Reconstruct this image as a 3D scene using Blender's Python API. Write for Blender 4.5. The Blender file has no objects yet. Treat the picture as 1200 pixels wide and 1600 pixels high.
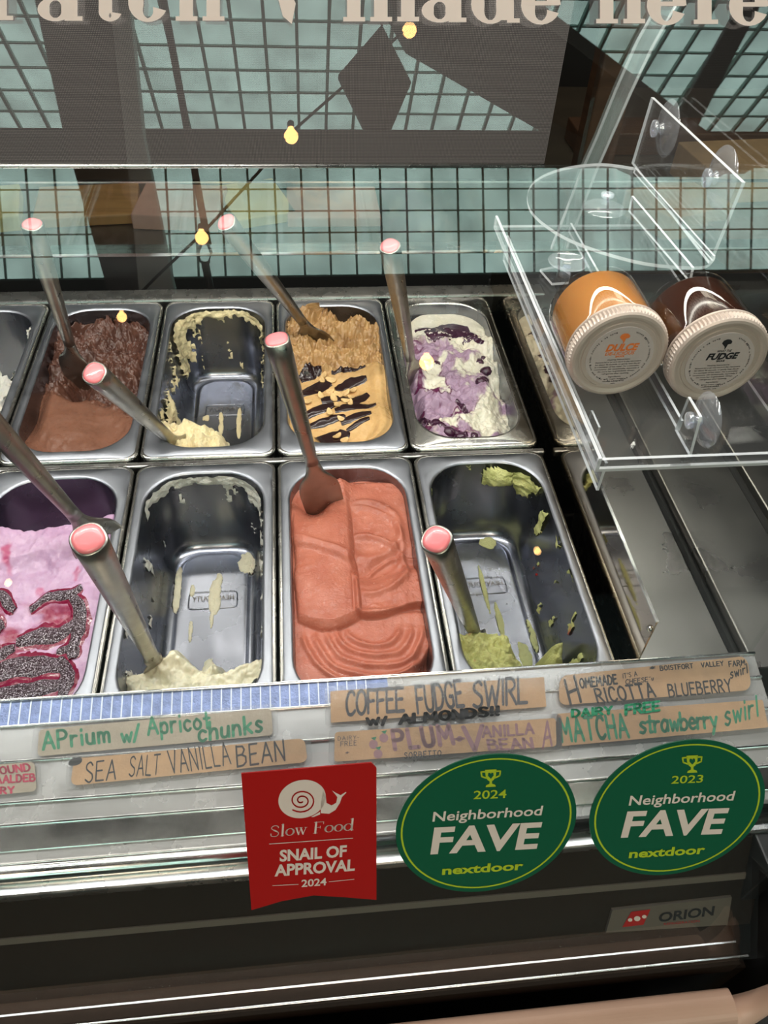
import bpy, bmesh, math, random
import numpy as np
from mathutils import Vector, Matrix

# ------------------------------------------------------------------ camera, world, lights, exposure
LIFT = 0.95                                   # the pan rims stand 0.95 m above the floor; everything is built with the rims at z=0 and lifted at the end
CP = np.array([0.20149407, -0.36005114, 0.65698195])
CR = np.array([[0.9942202974, -0.0990746539, 0.0413547233],
               [-0.0427890996, -0.7189615391, -0.6937315030],
               [0.0984636671, 0.6879524099, -0.7190454705]])
FPX = 1230.0
scene = bpy.context.scene
col = scene.collection
cam_data = bpy.data.cameras.new('camera')
cam = bpy.data.objects.new('camera', cam_data); col.objects.link(cam)
cam_data.sensor_fit = 'VERTICAL'; cam_data.sensor_height = 36.0
cam_data.lens = FPX / 1600.0 * 36.0
cam_data.clip_start = 0.02; cam_data.clip_end = 60
rx, ry, rz = CR[0], -CR[1], -CR[2]
cam.matrix_world = Matrix(((rx[0], ry[0], rz[0], CP[0]), (rx[1], ry[1], rz[1], CP[1]), (rx[2], ry[2], rz[2], CP[2]), (0, 0, 0, 1)))
scene.camera = cam
scene.view_settings.view_transform = 'Standard'
scene.view_settings.look = 'None'
scene.view_settings.gamma = 1.0
scene.view_settings.exposure = 0.0
scene.view_settings.use_curve_mapping = False
world = bpy.data.worlds.new('world'); scene.world = world; world.use_nodes = True
world.node_tree.nodes['Background'].inputs[0].default_value = (0.8, 0.85, 1.0, 1)
world.node_tree.nodes['Background'].inputs[1].default_value = 0.12

def area(name, loc, target, sx, sy, power, color):
    l = bpy.data.lights.new(name, 'AREA'); l.shape = 'RECTANGLE'; l.size = sx; l.size_y = sy; l.energy = power; l.color = color
    o = bpy.data.objects.new(name, l); col.objects.link(o)
    o.location = loc
    o.rotation_euler = (Vector(target) - Vector(loc)).to_track_quat('-Z', 'Y').to_euler()
    return o
CASE_LIGHT = 11.0
area('case_lamp', (0.0, 0.30, 0.74), (0.0, 0.38, 0), 1.9, 0.03, CASE_LIGHT, (1.0, 0.945, 0.885))
area('case_lamp', (0.0, 0.70, 0.72), (0.0, 0.30, 0), 1.9, 0.03, CASE_LIGHT * 0.35, (1.0, 0.94, 0.87))
area('case_lamp', (0.0, 0.16, 0.62), (0.0, 0.02, 0), 1.9, 0.02, 2.2, (0.88, 0.94, 1.0))
area('ceiling_lamp', (0.3, -1.9, 2.0), (0.3, -0.2, 0.2), 1.0, 0.6, 26.0, (1.0, 0.78, 0.62))
area('brace_fill', (-0.4, -1.8, 1.2), (-0.6, -3.8, 1.7), 0.8, 0.5, 16.0, (1.0, 0.92, 0.84))  # added fill without a real fixture; brightens the mirrored roof brace
area('counter_lamp', (0.4, 1.6, 1.6), (0.4, 1.4, 0.0), 1.6, 0.3, 8.0, (1.0, 0.88, 0.72))

# ------------------------------------------------------------------ helpers
random.seed(4)
rng = np.random.default_rng(7)
def A(*v): return np.array(v, float)
def ray(u, v): return CR.T @ A((u - 600) / FPX, (v - 800) / FPX, 1)
def onz(u, v, z=0.0): d = ray(u, v); return CP + d * (z - CP[2]) / d[2]
def ony(u, v, y): d = ray(u, v); return CP + d * (y - CP[1]) / d[1]
def onx(u, v, x): d = ray(u, v); return CP + d * (x - CP[0]) / d[0]
def onpl(u, v, p0, n): d = ray(u, v); return CP + d * (np.dot(p0 - CP, n) / np.dot(d, n))
TH = math.radians(20)
GN = A(0, -math.cos(TH), math.sin(TH)); GB = A(0.25, -0.188, -0.10)      # the sloping front glass
def mirrored(u, v, p0, n):
    P = onpl(u, v, GB, GN); d = P - CP; d = d - 2 * np.dot(d, GN) * GN
    return P + d * (np.dot(p0 - P, n) / np.dot(d, n))

def srgb(r, g, b):
    return tuple(((c / 255) / 12.92 if c / 255 <= 0.04045 else ((c / 255 + 0.055) / 1.055) ** 2.4) for c in (r, g, b)) + (1,)

_lat = rng.random((64, 64, 64))
def vnoise(x, y, z=0.0):
    x = np.asarray(x, float); y = np.asarray(y, float); z = np.zeros_like(x) + z
    xi, yi, zi = np.floor(x).astype(int), np.floor(y).astype(int), np.floor(z).astype(int)
    fx, fy, fz = x - xi, y - yi, z - zi
    fx, fy, fz = [t * t * (3 - 2 * t) for t in (fx, fy, fz)]
    g = lambda a, b, c: _lat[(xi + a) % 64, (yi + b) % 64, (zi + c) % 64]
    m = lambda p, q, t: p + (q - p) * t
    return m(m(m(g(0,0,0), g(1,0,0), fx), m(g(0,1,0), g(1,1,0), fx), fy), m(m(g(0,0,1), g(1,0,1), fx), m(g(0,1,1), g(1,1,1), fx), fy), fz)
def fbm(x, y, z=0.0, o=4):
    s = 0; a = 0.5
    for k in range(o):
        s = s + a * (vnoise(x * 2**k + 7.3 * k, y * 2**k + 3.1 * k, z + 5.7 * k) - 0.5); a *= 0.55
    return s
def ridge(x, y, z=0.0, o=3):
    s = 0; a = 0.5
    for k in range(o):
        s = s + a * (1 - np.abs(2 * vnoise(x * 2**k + 9.3 * k, y * 2**k + 1.1 * k, z + 4.7 * k) - 1)); a *= 0.5
    return s
def sstep(a, b, x):
    t = np.clip((x - a) / (b - a), 0, 1); return t * t * (3 - 2 * t)

def new_mat(name):
    m = bpy.data.materials.new(name); m.use_nodes = True
    return m, m.node_tree.nodes, m.node_tree.links, m.node_tree.nodes['Principled BSDF']
def mat(name, c, rough=0.5, metal=0.0, bump=0.0, bscale=60.0, var=0.0, vscale=8.0, stretch=(1, 1, 1), coat=0.0, sss=0.0, spec=0.5, emit=None, estr=0.0, attr=None, rvar=0.0):
    m, N, L, B = new_mat(name)
    B.inputs['Base Color'].default_value = c; B.inputs['Roughness'].default_value = rough; B.inputs['Metallic'].default_value = metal
    B.inputs['Coat Weight'].default_value = coat; B.inputs['Coat Roughness'].default_value = 0.06
    B.inputs['Specular IOR Level'].default_value = spec
    if sss:
        B.inputs['Subsurface Weight'].default_value = sss; B.inputs['Subsurface Radius'].default_value = (1, 0.6, 0.4); B.inputs['Subsurface Scale'].default_value = 0.004
    if emit: B.inputs['Emission Color'].default_value = emit; B.inputs['Emission Strength'].default_value = estr
    tc = N.new('ShaderNodeTexCoord'); mp = N.new('ShaderNodeMapping'); mp.inputs['Scale'].default_value = stretch
    L.new(tc.outputs['Object'], mp.inputs['Vector'])
    src = None
    if attr:
        at = N.new('ShaderNodeAttribute'); at.attribute_name = attr; src = at.outputs['Color']
        L.new(src, B.inputs['Base Color'])
    if var:
        n = N.new('ShaderNodeTexNoise'); n.inputs['Scale'].default_value = vscale; n.inputs['Detail'].default_value = 4
        L.new(mp.outputs[0], n.inputs['Vector'])
        r = N.new('ShaderNodeMapRange'); r.inputs[1].default_value = 0.3; r.inputs[2].default_value = 0.7; r.inputs[3].default_value = 1 - var; r.inputs[4].default_value = 1 + var
        L.new(n.outputs[0], r.inputs[0])
        mx = N.new('ShaderNodeVectorMath'); mx.operation = 'SCALE'
        if src: L.new(src, mx.inputs[0])
        else: mx.inputs[0].default_value = c[:3]
        L.new(r.outputs[0], mx.inputs['Scale']); L.new(mx.outputs[0], B.inputs['Base Color'])
    if rvar:
        n = N.new('ShaderNodeTexNoise'); n.inputs['Scale'].default_value = vscale * 1.7; n.inputs['Detail'].default_value = 5
        L.new(mp.outputs[0], n.inputs['Vector'])
        r = N.new('ShaderNodeMapRange'); r.inputs[1].default_value = 0.3; r.inputs[2].default_value = 0.7; r.inputs[3].default_value = max(0.02, rough - rvar); r.inputs[4].default_value = rough + rvar
        L.new(n.outputs[0], r.inputs[0]); L.new(r.outputs[0], B.inputs['Roughness'])
    if bump:
        n = N.new('ShaderNodeTexNoise'); n.inputs['Scale'].default_value = bscale; n.inputs['Detail'].default_value = 5; n.inputs['Roughness'].default_value = 0.6
        L.new(mp.outputs[0], n.inputs['Vector'])
        b = N.new('ShaderNodeBump'); b.inputs['Strength'].default_value = bump; b.inputs['Distance'].default_value = 0.002
        L.new(n.outputs[0], b.inputs['Height']); L.new(b.outputs[0], B.inputs['Normal'])
    return m
def clear_mat(name, tint=(1, 1, 1, 1), ior=1.5, rough=0.0, haze=0.0, gloss=(1, 1, 1, 1), boost=1.0):
    m = bpy.data.materials.new(name); m.use_nodes = True; N = m.node_tree.nodes; L = m.node_tree.links; N.clear()
    out = N.new('ShaderNodeOutputMaterial'); t = N.new('ShaderNodeBsdfTransparent'); t.inputs[0].default_value = tint
    g = N.new('ShaderNodeBsdfGlossy'); g.inputs['Roughness'].default_value = rough; g.inputs[0].default_value = gloss
    fr = N.new('ShaderNodeFresnel'); fr.inputs[0].default_value = ior
    geo = N.new('ShaderNodeNewGeometry'); inv = N.new('ShaderNodeMix'); inv.data_type = 'FLOAT'      # same reflectance from either side of the thin sheet
    inv.inputs['A'].default_value = ior; inv.inputs['B'].default_value = 1.0 / ior * 1.0
    L.new(geo.outputs['Backfacing'], inv.inputs['Factor'])
    inv.inputs['B'].default_value = ior
    L.new(inv.outputs['Result'], fr.inputs[0])
    lw = N.new('ShaderNodeLayerWeight'); lw.inputs['Blend'].default_value = 0.5
    pw = N.new('ShaderNodeMath'); pw.operation = 'POWER'; pw.inputs[1].default_value = 5.0
    L.new(lw.outputs['Facing'], pw.inputs[0])
    f0 = ((ior - 1) / (ior + 1)) ** 2 * boost
    ma = N.new('ShaderNodeMath'); ma.operation = 'MULTIPLY_ADD'; ma.inputs[1].default_value = 1 - f0; ma.inputs[2].default_value = f0
    L.new(pw.outputs[0], ma.inputs[0])
    N.remove(fr); N.remove(inv); N.remove(geo)
    mx = N.new('ShaderNodeMixShader'); L.new(ma.outputs[0], mx.inputs[0]); L.new(t.outputs[0], mx.inputs[1]); L.new(g.outputs[0], mx.inputs[2])
    last = mx
    if haze:
        d = N.new('ShaderNodeBsdfDiffuse'); d.inputs[0].default_value = (0.9, 0.92, 0.95, 1)
        m2 = N.new('ShaderNodeMixShader'); m2.inputs[0].default_value = haze
        L.new(mx.outputs[0], m2.inputs[1]); L.new(d.outputs[0], m2.inputs[2]); last = m2
    L.new(last.outputs[0], out.inputs[0])
    return m

M = {}
M['pan_rim'] = mat('pan_rim', srgb(168, 172, 180), 0.40, 1.0, 0.03, 200, 0.08, 24, rvar=0.07)
M['steel_plain'] = mat('steel_plain', srgb(196, 195, 190), 0.24, 1.0, 0.04, 160, 0.06, 20, rvar=0.07)
M['pan_basin'] = mat('pan_basin', srgb(140, 143, 152), 0.26, 1.0, 0.015, 60, 0.05, 10, rvar=0.05)
M['steel'] = mat('steel', srgb(190, 189, 186), 0.28, 1.0, 0.02, 120, 0.04, 20, rvar=0.06)
M['steel_bright'] = mat('steel_bright', srgb(225, 225, 222), 0.20, 1.0, 0.03, 150, 0.05, 12, rvar=0.08)
M['brushed'] = mat('brushed', srgb(150, 148, 145), 0.30, 1.0, 0, 90, 0.04, 9, rvar=0.05)
M['mirror_steel'] = mat('mirror_steel', srgb(182, 170, 150), 0.05, 1.0)
M['handle_steel'] = mat('handle_steel', srgb(160, 156, 148), 0.34, 1.0, 0.12, 260, 0.10, 60, rvar=0.08)
M['rail_white'] = mat('rail_white', srgb(212, 211, 210), 0.26, 0.6, 0.04, 70, 0.03, 14, rvar=0.07)
M['blue_reflection'] = mat('blue_reflection', srgb(134, 150, 194), 0.35, 0.3, 0.5, 500, 0.22, 120)  # bluish reflection in the steel ledge, put into the colour
M['reflection_white'] = mat('reflection_white', srgb(225, 232, 245), 0.3, 0.2)  # white of the reflected ticks, painted as a material
M['black'] = mat('black', srgb(14, 14, 14), 0.45)
M['dark_gap'] = mat('dark_gap', srgb(20, 20, 20), 0.6)
M['fascia'] = mat('fascia', srgb(30, 21, 12), 0.42, 0.0, 0.05, 30, 0.25, 3, rvar=0.06, spec=0.3)
M['bumper'] = mat('bumper', srgb(212, 176, 156), 0.45, 0.0, 0.05, 60, 0.06, 6)
M['foot_rubber'] = mat('foot_rubber', srgb(30, 22, 15), 0.7, spec=0.2)
M['plate'] = mat('plate', srgb(104, 96, 86), 0.5, 0.2)
M['pink_cap'] = mat('pink_cap', srgb(236, 128, 132), 0.35, coat=0.4)
M['kraft'] = mat('kraft', srgb(186, 150, 112), 0.85, 0, 0.25, 400, 0.10, 90)
M['kraft_gray'] = mat('kraft_gray', srgb(172, 160, 142), 0.85, 0, 0.25, 400, 0.08, 90)
M['laminate'] = clear_mat('laminate', (0.97, 0.97, 0.97, 1), 1.45, 0.08, 0.04)
M['glass'] = clear_mat('glass', (0.97, 0.985, 0.975, 1), 1.52, 0.0, 0.0, boost=1.0)
M['acrylic'] = clear_mat('acrylic', (0.97, 0.975, 0.975, 1), 1.49, 0.02, 0.010)
M['acrylic_edge'] = clear_mat('acrylic_edge', (0.85, 0.88, 0.88, 1), 1.6, 0.10, 0.50, boost=4)
M['bent_glass'] = clear_mat('bent_glass', (0.86, 0.9, 0.88, 1), 1.6, 0.08, 0.13, boost=3)
M['cup_vinyl'] = clear_mat('cup_vinyl', (0.74, 0.76, 0.86, 1), 1.5, 0.08, 0.12, boost=3)
M['cup_nub'] = clear_mat('cup_nub', (0.70, 0.73, 0.85, 1), 1.6, 0.05, 0.22, boost=5)
M['jar_glass'] = clear_mat('jar_glass', (0.97, 0.97, 0.95, 1), 1.5, 0.01, 0.0, boost=1.6)
M['caramel'] = mat('caramel', srgb(172, 116, 60), 0.25, sss=0.4, coat=0.4)
M['fudge'] = mat('fudge', srgb(52, 26, 16), 0.2, coat=0.6)
M['lid'] = mat('lid', srgb(184, 168, 156), 0.36, 0.25, 0.03, 80)
M['lid_label'] = mat('lid_label', srgb(180, 168, 162), 0.6)
M['ink_black'] = mat('ink_black', srgb(26, 25, 28), 0.5)
M['ink_gray'] = mat('ink_gray', srgb(72, 70, 76), 0.6)
M['ink_green'] = mat('ink_green', srgb(40, 140, 100), 0.6)
M['ink_red'] = mat('ink_red', srgb(190, 40, 78), 0.6)
M['ink_plum'] = mat('ink_plum', srgb(152, 112, 118), 0.7)
M['ink_tan'] = mat('ink_tan', srgb(120, 102, 92), 0.7)
M['ink_orange'] = mat('ink_orange', srgb(222, 118, 52), 0.6)
M['stk_red'] = mat('stk_red', srgb(176, 20, 17), 0.35)
M['stk_green'] = mat('stk_green', srgb(12, 90, 62), 0.35)
M['stk_lime'] = mat('stk_lime', srgb(178, 200, 40), 0.5)
M['stk_white'] = mat('stk_white', srgb(226, 212, 202), 0.5)
M['vinyl_letter'] = mat('vinyl_letter', srgb(255, 240, 234), 0.5)
M['wood_dark'] = mat('wood_dark', srgb(84, 58, 40), 0.5, 0, 0.2, 60, 0.3, 10, (1, 1, 8))
M['wood_board'] = mat('wood_board', srgb(196, 150, 96), 0.5, 0, 0.1, 60, 0.15, 10, (1, 8, 1))
M['counter'] = mat('counter', srgb(70, 62, 52), 0.35, 0, 0.05, 40, 0.2, 10)
M['paper_tan'] = mat('paper_tan', srgb(168, 138, 100), 0.8, 0, 0.1, 60, 0.15, 20)
M['paper_pink'] = mat('paper_pink', srgb(214, 170, 156), 0.8, 0, 0.1, 60, 0.1, 20)
M['paper_yellow'] = mat('paper_yellow', srgb(222, 206, 130), 0.8, 0, 0.1, 60, 0.1, 20)
M['wall_dark'] = mat('wall_dark', srgb(34, 30, 28), 0.8, 0, 0.1, 20, 0.1, 3)
M['floor'] = mat('floor', srgb(74, 74, 76), 0.7, 0, 0.3, 80, 0.25, 60)
M['beam_dark'] = mat('beam_dark', srgb(66, 58, 58), 0.7)
M['beam_gray'] = mat('beam_gray', srgb(190, 196, 190), 0.6)
M['mullion'] = mat('mullion', srgb(120, 150, 142), 0.6)
M['wire'] = mat('wire', srgb(30, 28, 26), 0.5)
M['filament'] = mat('filament', (1, .6, .2, 1), 0.5, emit=(1.0, 0.62, 0.22, 1), estr=60)
M['bulb_glass'] = mat('bulb_glass', (1, .6, .2, 1), 0.2, emit=(1.0, 0.55, 0.18, 1), estr=20)
def panel_light():
    m, N, L, B = new_mat('daylight_block')
    B.inputs['Base Color'].default_value = srgb(150, 190, 180); B.inputs['Roughness'].default_value = 0.3
    tc = N.new('ShaderNodeTexCoord'); oi = N.new('ShaderNodeObjectInfo'); ad = N.new('ShaderNodeVectorMath'); ad.operation = 'ADD'
    L.new(tc.outputs['Object'], ad.inputs[0]); L.new(oi.outputs['Location'], ad.inputs[1])
    n = N.new('ShaderNodeTexNoise'); n.inputs['Scale'].default_value = 3.5; n.inputs['Detail'].default_value = 4
    L.new(ad.outputs[0], n.inputs['Vector'])
    r = N.new('ShaderNodeMapRange'); r.inputs[1].default_value = 0.3; r.inputs[2].default_value = 0.7; r.inputs[3].default_value = 2.4; r.inputs[4].default_value = 4.8
    L.new(n.outputs[0], r.inputs[0]); L.new(r.outputs[0], B.inputs['Emission Strength'])
    B.inputs['Emission Color'].default_value = (0.62, 0.86, 0.79, 1)
    return m
M['daylight'] = panel_light()
def mesh_fabric():
    m, N, L, B = new_mat('mesh_fabric')
    B.inputs['Base Color'].default_value = srgb(74, 68, 66); B.inputs['Roughness'].default_value = 0.8
    tc = N.new('ShaderNodeTexCoord'); w = N.new('ShaderNodeTexWave'); w.inputs['Scale'].default_value = 150; w.bands_direction = 'X'
    w2 = N.new('ShaderNodeTexWave'); w2.inputs['Scale'].default_value = 150; w2.bands_direction = 'Z'
    L.new(tc.outputs['Object'], w.inputs[0]); L.new(tc.outputs['Object'], w2.inputs[0])
    mu = N.new('ShaderNodeMath'); mu.operation = 'MULTIPLY'; L.new(w.outputs['Fac'], mu.inputs[0]); L.new(w2.outputs['Fac'], mu.inputs[1])
    cr = N.new('ShaderNodeMix'); cr.data_type = 'RGBA'; cr.inputs['A'].default_value = srgb(44, 40, 40); cr.inputs['B'].default_value = srgb(120, 112, 110)
    L.new(mu.outputs[0], cr.inputs['Factor']); L.new(cr.outputs['Result'], B.inputs['Base Color'])
    return m
M['mesh_fabric'] = mesh_fabric()

ALL_TOP = []
def meshobj(name, verts, faces, m, parent=None, smooth=False, mats=None, fm=None, colr=None):
    me = bpy.data.meshes.new(name)
    me.from_pydata([tuple(map(float, v)) for v in verts], [], [tuple(int(i) for i in f) for f in faces])
    if mats:
        for mm in mats: me.materials.append(mm)
        if fm is not None: me.polygons.foreach_set('material_index', list(fm))
    elif m: me.materials.append(m)
    if smooth: me.polygons.foreach_set('use_smooth', [True] * len(me.polygons))
    if colr is not None:
        ca = me.color_attributes.new('flavour', 'FLOAT_COLOR', 'POINT')
        c4 = np.ones((len(verts), 4)); c4[:, :3] = colr; ca.data.foreach_set('color', c4.ravel())
    me.update()
    o = bpy.data.objects.new(name, me); col.objects.link(o)
    if parent is not None: o.parent = parent
    else: ALL_TOP.append(o)
    return o
def thing(name, label, cat, group=None, kind=None):
    o = bpy.data.objects.new(name, None); col.objects.link(o); o.empty_display_size = 0.02
    tag(o, label, cat, group, kind); ALL_TOP.append(o); return o
def tag(o, label=None, cat=None, group=None, kind=None):
    if label: o['label'] = label
    if cat: o['category'] = cat
    if group: o['group'] = group
    if kind: o['kind'] = kind
    return o
class MB:
    def __init__(s): s.v = []; s.f = []; s.m = []
    def add(s, v, f, mi=0):
        b = len(s.v); s.v += [tuple(x) for x in v]; s.f += [tuple(i + b for i in q) for q in f]; s.m += [mi] * len(f)
    def hexa(s, p, mi=0):      # 8 corners: bottom 4 ccw, top 4 ccw
        s.add(p, [(3, 2, 1, 0), (4, 5, 6, 7), (0, 1, 5, 4), (1, 2, 6, 5), (2, 3, 7, 6), (3, 0, 4, 7)], mi)
    def box(s, a, b, mi=0):
        x0, y0, z0 = a; x1, y1, z1 = b
        s.hexa([(x0, y0, z0), (x1, y0, z0), (x1, y1, z0), (x0, y1, z0), (x0, y0, z1), (x1, y0, z1), (x1, y1, z1), (x0, y1, z1)], mi)
    def prism(s, poly, ext, mi=0, me=None):
        n = len(poly); P = [np.array(p, float) for p in poly]; e = np.array(ext, float)
        b = len(s.v); s.v += [tuple(p) for p in P] + [tuple(p + e) for p in P]
        s.f.append(tuple(b + i for i in range(n))[::-1]); s.f.append(tuple(b + n + i for i in range(n)))
        s.m += [mi, mi]
        for i in range(n):
            j = (i + 1) % n; s.f.append((b + i, b + j, b + n + j, b + n + i)); s.m.append(mi if me is None else me)
    def loft(s, rings, cap0=True, cap1=True, mi=0, closed=True):
        n = len(rings[0]); b = len(s.v)
        for r in rings: s.v += [tuple(p) for p in r]
        for k in range(len(rings) - 1):
            for i in range(n if closed else n - 1):
                j = (i + 1) % n
                s.f.append((b + k*n + i, b + k*n + j, b + (k+1)*n + j, b + (k+1)*n + i)); s.m.append(mi)
        if cap0: s.f.append(tuple(b + i for i in range(n))[::-1]); s.m.append(mi)
        if cap1: s.f.append(tuple(b + (len(rings)-1)*n + i for i in range(n))); s.m.append(mi)
    def tube(s, pts, r, n=8, mi=0):
        P = [np.array(p, float) for p in pts]; rings = []
        for k, p in enumerate(P):
            t = P[min(k+1, len(P)-1)] - P[max(k-1, 0)]; t /= np.linalg.norm(t)
            a = np.cross(t, A(0, 0, 1)); 
            if np.linalg.norm(a) < 1e-3: a = np.cross(t, A(0, 1, 0))
            a /= np.linalg.norm(a); c = np.cross(t, a)
            rr_ = r[k] if hasattr(r, '__len__') else r
            rings.append([p + rr_ * (a * math.cos(2*math.pi*i/n) + c * math.sin(2*math.pi*i/n)) for i in range(n)])
        s.loft(rings, mi=mi)
    def build(s, name, m, parent=None, smooth=False, mats=None):
        return meshobj(name, s.v, s.f, m, parent, smooth, mats, s.m if mats else None)
def bevel(o, w=0.002, seg=2):
    b = o.modifiers.new('bevel', 'BEVEL'); b.width = w; b.segments = seg; b.limit_method = 'ANGLE'; b.angle_limit = math.radians(40); return o
def lathe(profile, origin, axis, n=48, up=A(0, 0, 1)):
    ax = np.array(axis, float); ax /= np.linalg.norm(ax); a = np.cross(up, ax); a /= np.linalg.norm(a); c = np.cross(ax, a)
    return [[np.array(origin) + ax * h + r * (a * math.cos(2*math.pi*i/n) + c * math.sin(2*math.pi*i/n)) for i in range(n)] for r, h in profile]

# ---- lettering: one marker-stroke alphabet, and Blender's own built-in letters for print
SF = {
'A': (.62, "0,0 .3,1 .6,0|.12,.36 .5,.36"), 'B': (.56, "0,0 0,1|0,1 .35,.97 .45,.78 .33,.56 0,.52|.33,.54 .52,.42 .52,.15 .35,0 0,0"),
'C': (.55, "~.52,.82 .38,.99 .15,.93 .02,.62 .02,.33 .14,.06 .36,0 .54,.15"), 'D': (.58, "0,0 0,1|~0,1 .3,.95 .52,.68 .52,.32 .32,.04 0,0"),
'E': (.5, ".46,1 0,1 0,0 .48,0|0,.52 .38,.52"), 'F': (.48, ".46,1 0,1 0,0|0,.52 .38,.52"),
'G': (.6, "~.54,.82 .38,.99 .15,.93 .02,.62 .02,.33 .14,.06 .36,0 .52,.12|.52,.1 .52,.44 .3,.44"), 'H': (.56, "0,0 0,1|.52,0 .52,1|0,.5 .52,.5"),
'I': (.12, ".05,0 .05,1"), 'J': (.4, "~.36,1 .36,.25 .2,0 .02,.15"), 'K': (.54, "0,0 0,1|.5,1 0,.45|.12,.55 .52,0"), 'L': (.46, "0,1 0,0 .44,0"),
'M': (.72, "0,0 .06,1 .34,.35 .62,1 .68,0"), 'N': (.58, "0,0 0,1 .52,0 .52,1"), 'O': (.6, "~.3,1 .08,.85 .0,.5 .08,.15 .3,0 .5,.15 .58,.5 .5,.85 .3,1"),
'P': (.52, "0,0 0,1|~0,1 .32,.98 .48,.76 .34,.52 0,.48"), 'Q': (.6, "~.3,1 .08,.85 .0,.5 .08,.15 .3,0 .5,.15 .58,.5 .5,.85 .3,1|.36,.25 .6,-.05"),
'R': (.54, "0,0 0,1|~0,1 .32,.98 .46,.76 .34,.54 0,.5|.2,.5 .52,0"), 'S': (.5, "~.46,.86 .3,1 .08,.9 .06,.68 .26,.52 .44,.38 .46,.14 .26,0 .02,.12"),
'T': (.56, "0,1 .54,1|.27,1 .27,0"), 'U': (.56, "~0,1 0,.4 .08,.08 .27,0 .46,.08 .52,.4 .52,1"), 'V': (.58, "0,1 .28,0 .56,1"),
'W': (.82, "0,1 .2,0 .4,.75 .6,0 .8,1"), 'X': (.52, "0,1 .5,0|0,0 .5,1"), 'Y': (.54, "0,1 .27,.5|.54,1 .27,.5 .27,0"), 'Z': (.5, "0,1 .48,1 0,0 .5,0"),
'a': (.48, "~.4,.5 .2,.66 .02,.4 .08,.05 .28,.02 .4,.3|.4,.62 .42,0"), 'b': (.46, "0,1 0,0|~0,.4 .2,.6 .4,.45 .38,.12 .2,0 0,.1"),
'c': (.42, "~.38,.5 .2,.62 .02,.45 .02,.15 .2,0 .38,.1"), 'd': (.46, ".4,1 .4,0|~.4,.4 .2,.6 .02,.4 .06,.08 .24,0 .4,.15"), 'e': (.44, "~.04,.33 .38,.36 .34,.55 .18,.63 .02,.42 .06,.1 .24,0 .4,.12"),
'h': (.44, "0,1 0,0|~0,.35 .15,.6 .34,.5 .38,0"), 'i': (.1, ".04,.6 .04,0|.04,.86 .04,.92"), 'j': (.2, "~.14,.6 .14,-.2 .0,-.3|.14,.86 .14,.92"),
'k': (.42, "0,1 0,0|.36,.6 0,.28|.1,.36 .4,0"), 'l': (.12, ".04,1 .04,0"), 'm': (.66, "0,.6 0,0|~0,.35 .12,.6 .26,.5 .28,0|~.28,.35 .4,.6 .56,.5 .58,0"),
'n': (.44, "0,.6 0,0|~0,.35 .15,.6 .34,.5 .38,0"), 'o': (.46, "~.2,.62 .02,.45 .02,.15 .2,0 .38,.15 .4,.42 .2,.62"), 'p': (.44, "0,.6 0,-.35|~0,.4 .2,.62 .4,.42 .36,.1 .18,0 0,.12"),
'r': (.34, "0,.62 0,0|~0,.35 .12,.58 .3,.58"), 's': (.38, "~.34,.56 .16,.62 .04,.46 .2,.32 .34,.18 .2,0 .0,.06"), 't': (.36, ".16,.95 .16,.0 .3,0|0,.62 .34,.62"),
'u': (.44, "~0,.6 0,.15 .14,0 .32,.1 .38,.6|.38,.6 .4,0"), 'v': (.4, "0,.6 .18,0 .38,.6"), 'w': (.58, "0,.6 .14,0 .28,.5 .42,0 .56,.6"), 'y': (.42, "0,.6 .2,.08|.4,.6 .08,-.35"),
'/': (.34, "0,-.1 .3,1.05"), '+': (.4, "0,.45 .36,.45|.18,.25 .18,.65"), '!': (.16, ".08,1 .06,.35|.06,.1 .06,.02"), '-': (.36, "0,.45 .3,.45"), "'": (.12, ".06,1 .03,.75"),
'*': (.36, "0,.3 .3,.7|0,.7 .3,.3|.15,.2 .15,.8"), ')': (.3, "~0,.7 .02,.3 .15,.12 .28,.3 .3,.7"), ':': (.3, ".05,.9 .05,.95|.25,.9 .25,.95"), '.': (.1, ".03,0 .05,.03"), ' ': (.4, ""),
'2': (.5, "~0,.8 .2,1 .42,.85 .36,.55 0,0|0,0 .48,0"),
}
def smooth_pts(P, k=4):
    out = []
    n = len(P)
    for i in range(n - 1):
        p0, p1, p2, p3 = P[max(i-1, 0)], P[i], P[i+1], P[min(i+2, n-1)]
        for j in range(k):
            t = j / k
            out.append(0.5 * ((2*p1) + (-p0 + p2)*t + (2*p0 - 5*p1 + 4*p2 - p3)*t*t + (-p0 + 3*p1 - 3*p2 + p3)*t**3))
    out.append(P[-1]); return out
def stroke_shapes(s, gap=0.2):
    x = 0; out = []
    for ch in s:
        w, d = SF.get(ch, SF.get(ch.upper(), (.4, "")))
        for part in d.split('|'):
            if not part: continue
            sm = part[0] == '~'
            P = [A(*map(float, q.split(','))) + A(x + random.uniform(-.01, .01), random.uniform(-.02, .02)) for q in part.lstrip('~').split()]
            out.append(smooth_pts(P) if sm else P)
        x += w + gap
    return out, x - gap
def ribbon2d(P, w, V, F):
    """flat pen stroke: quads along P with round joints (2-D)"""
    for i in range(len(P) - 1):
        a, b = P[i], P[i+1]; t = b - a; l = np.linalg.norm(t)
        if l < 1e-6: continue
        n = A(-t[1], t[0]) / l * w / 2; k = len(V)
        V += [a - n, b - n, b + n, a + n]; F.append((k, k+1, k+2, k+3))
    for p in P:
        k = len(V); V += [p + w/2 * A(math.cos(j*math.pi/4), math.sin(j*math.pi/4)) for j in range(8)]; F.append(tuple(range(k, k+8)))
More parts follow.
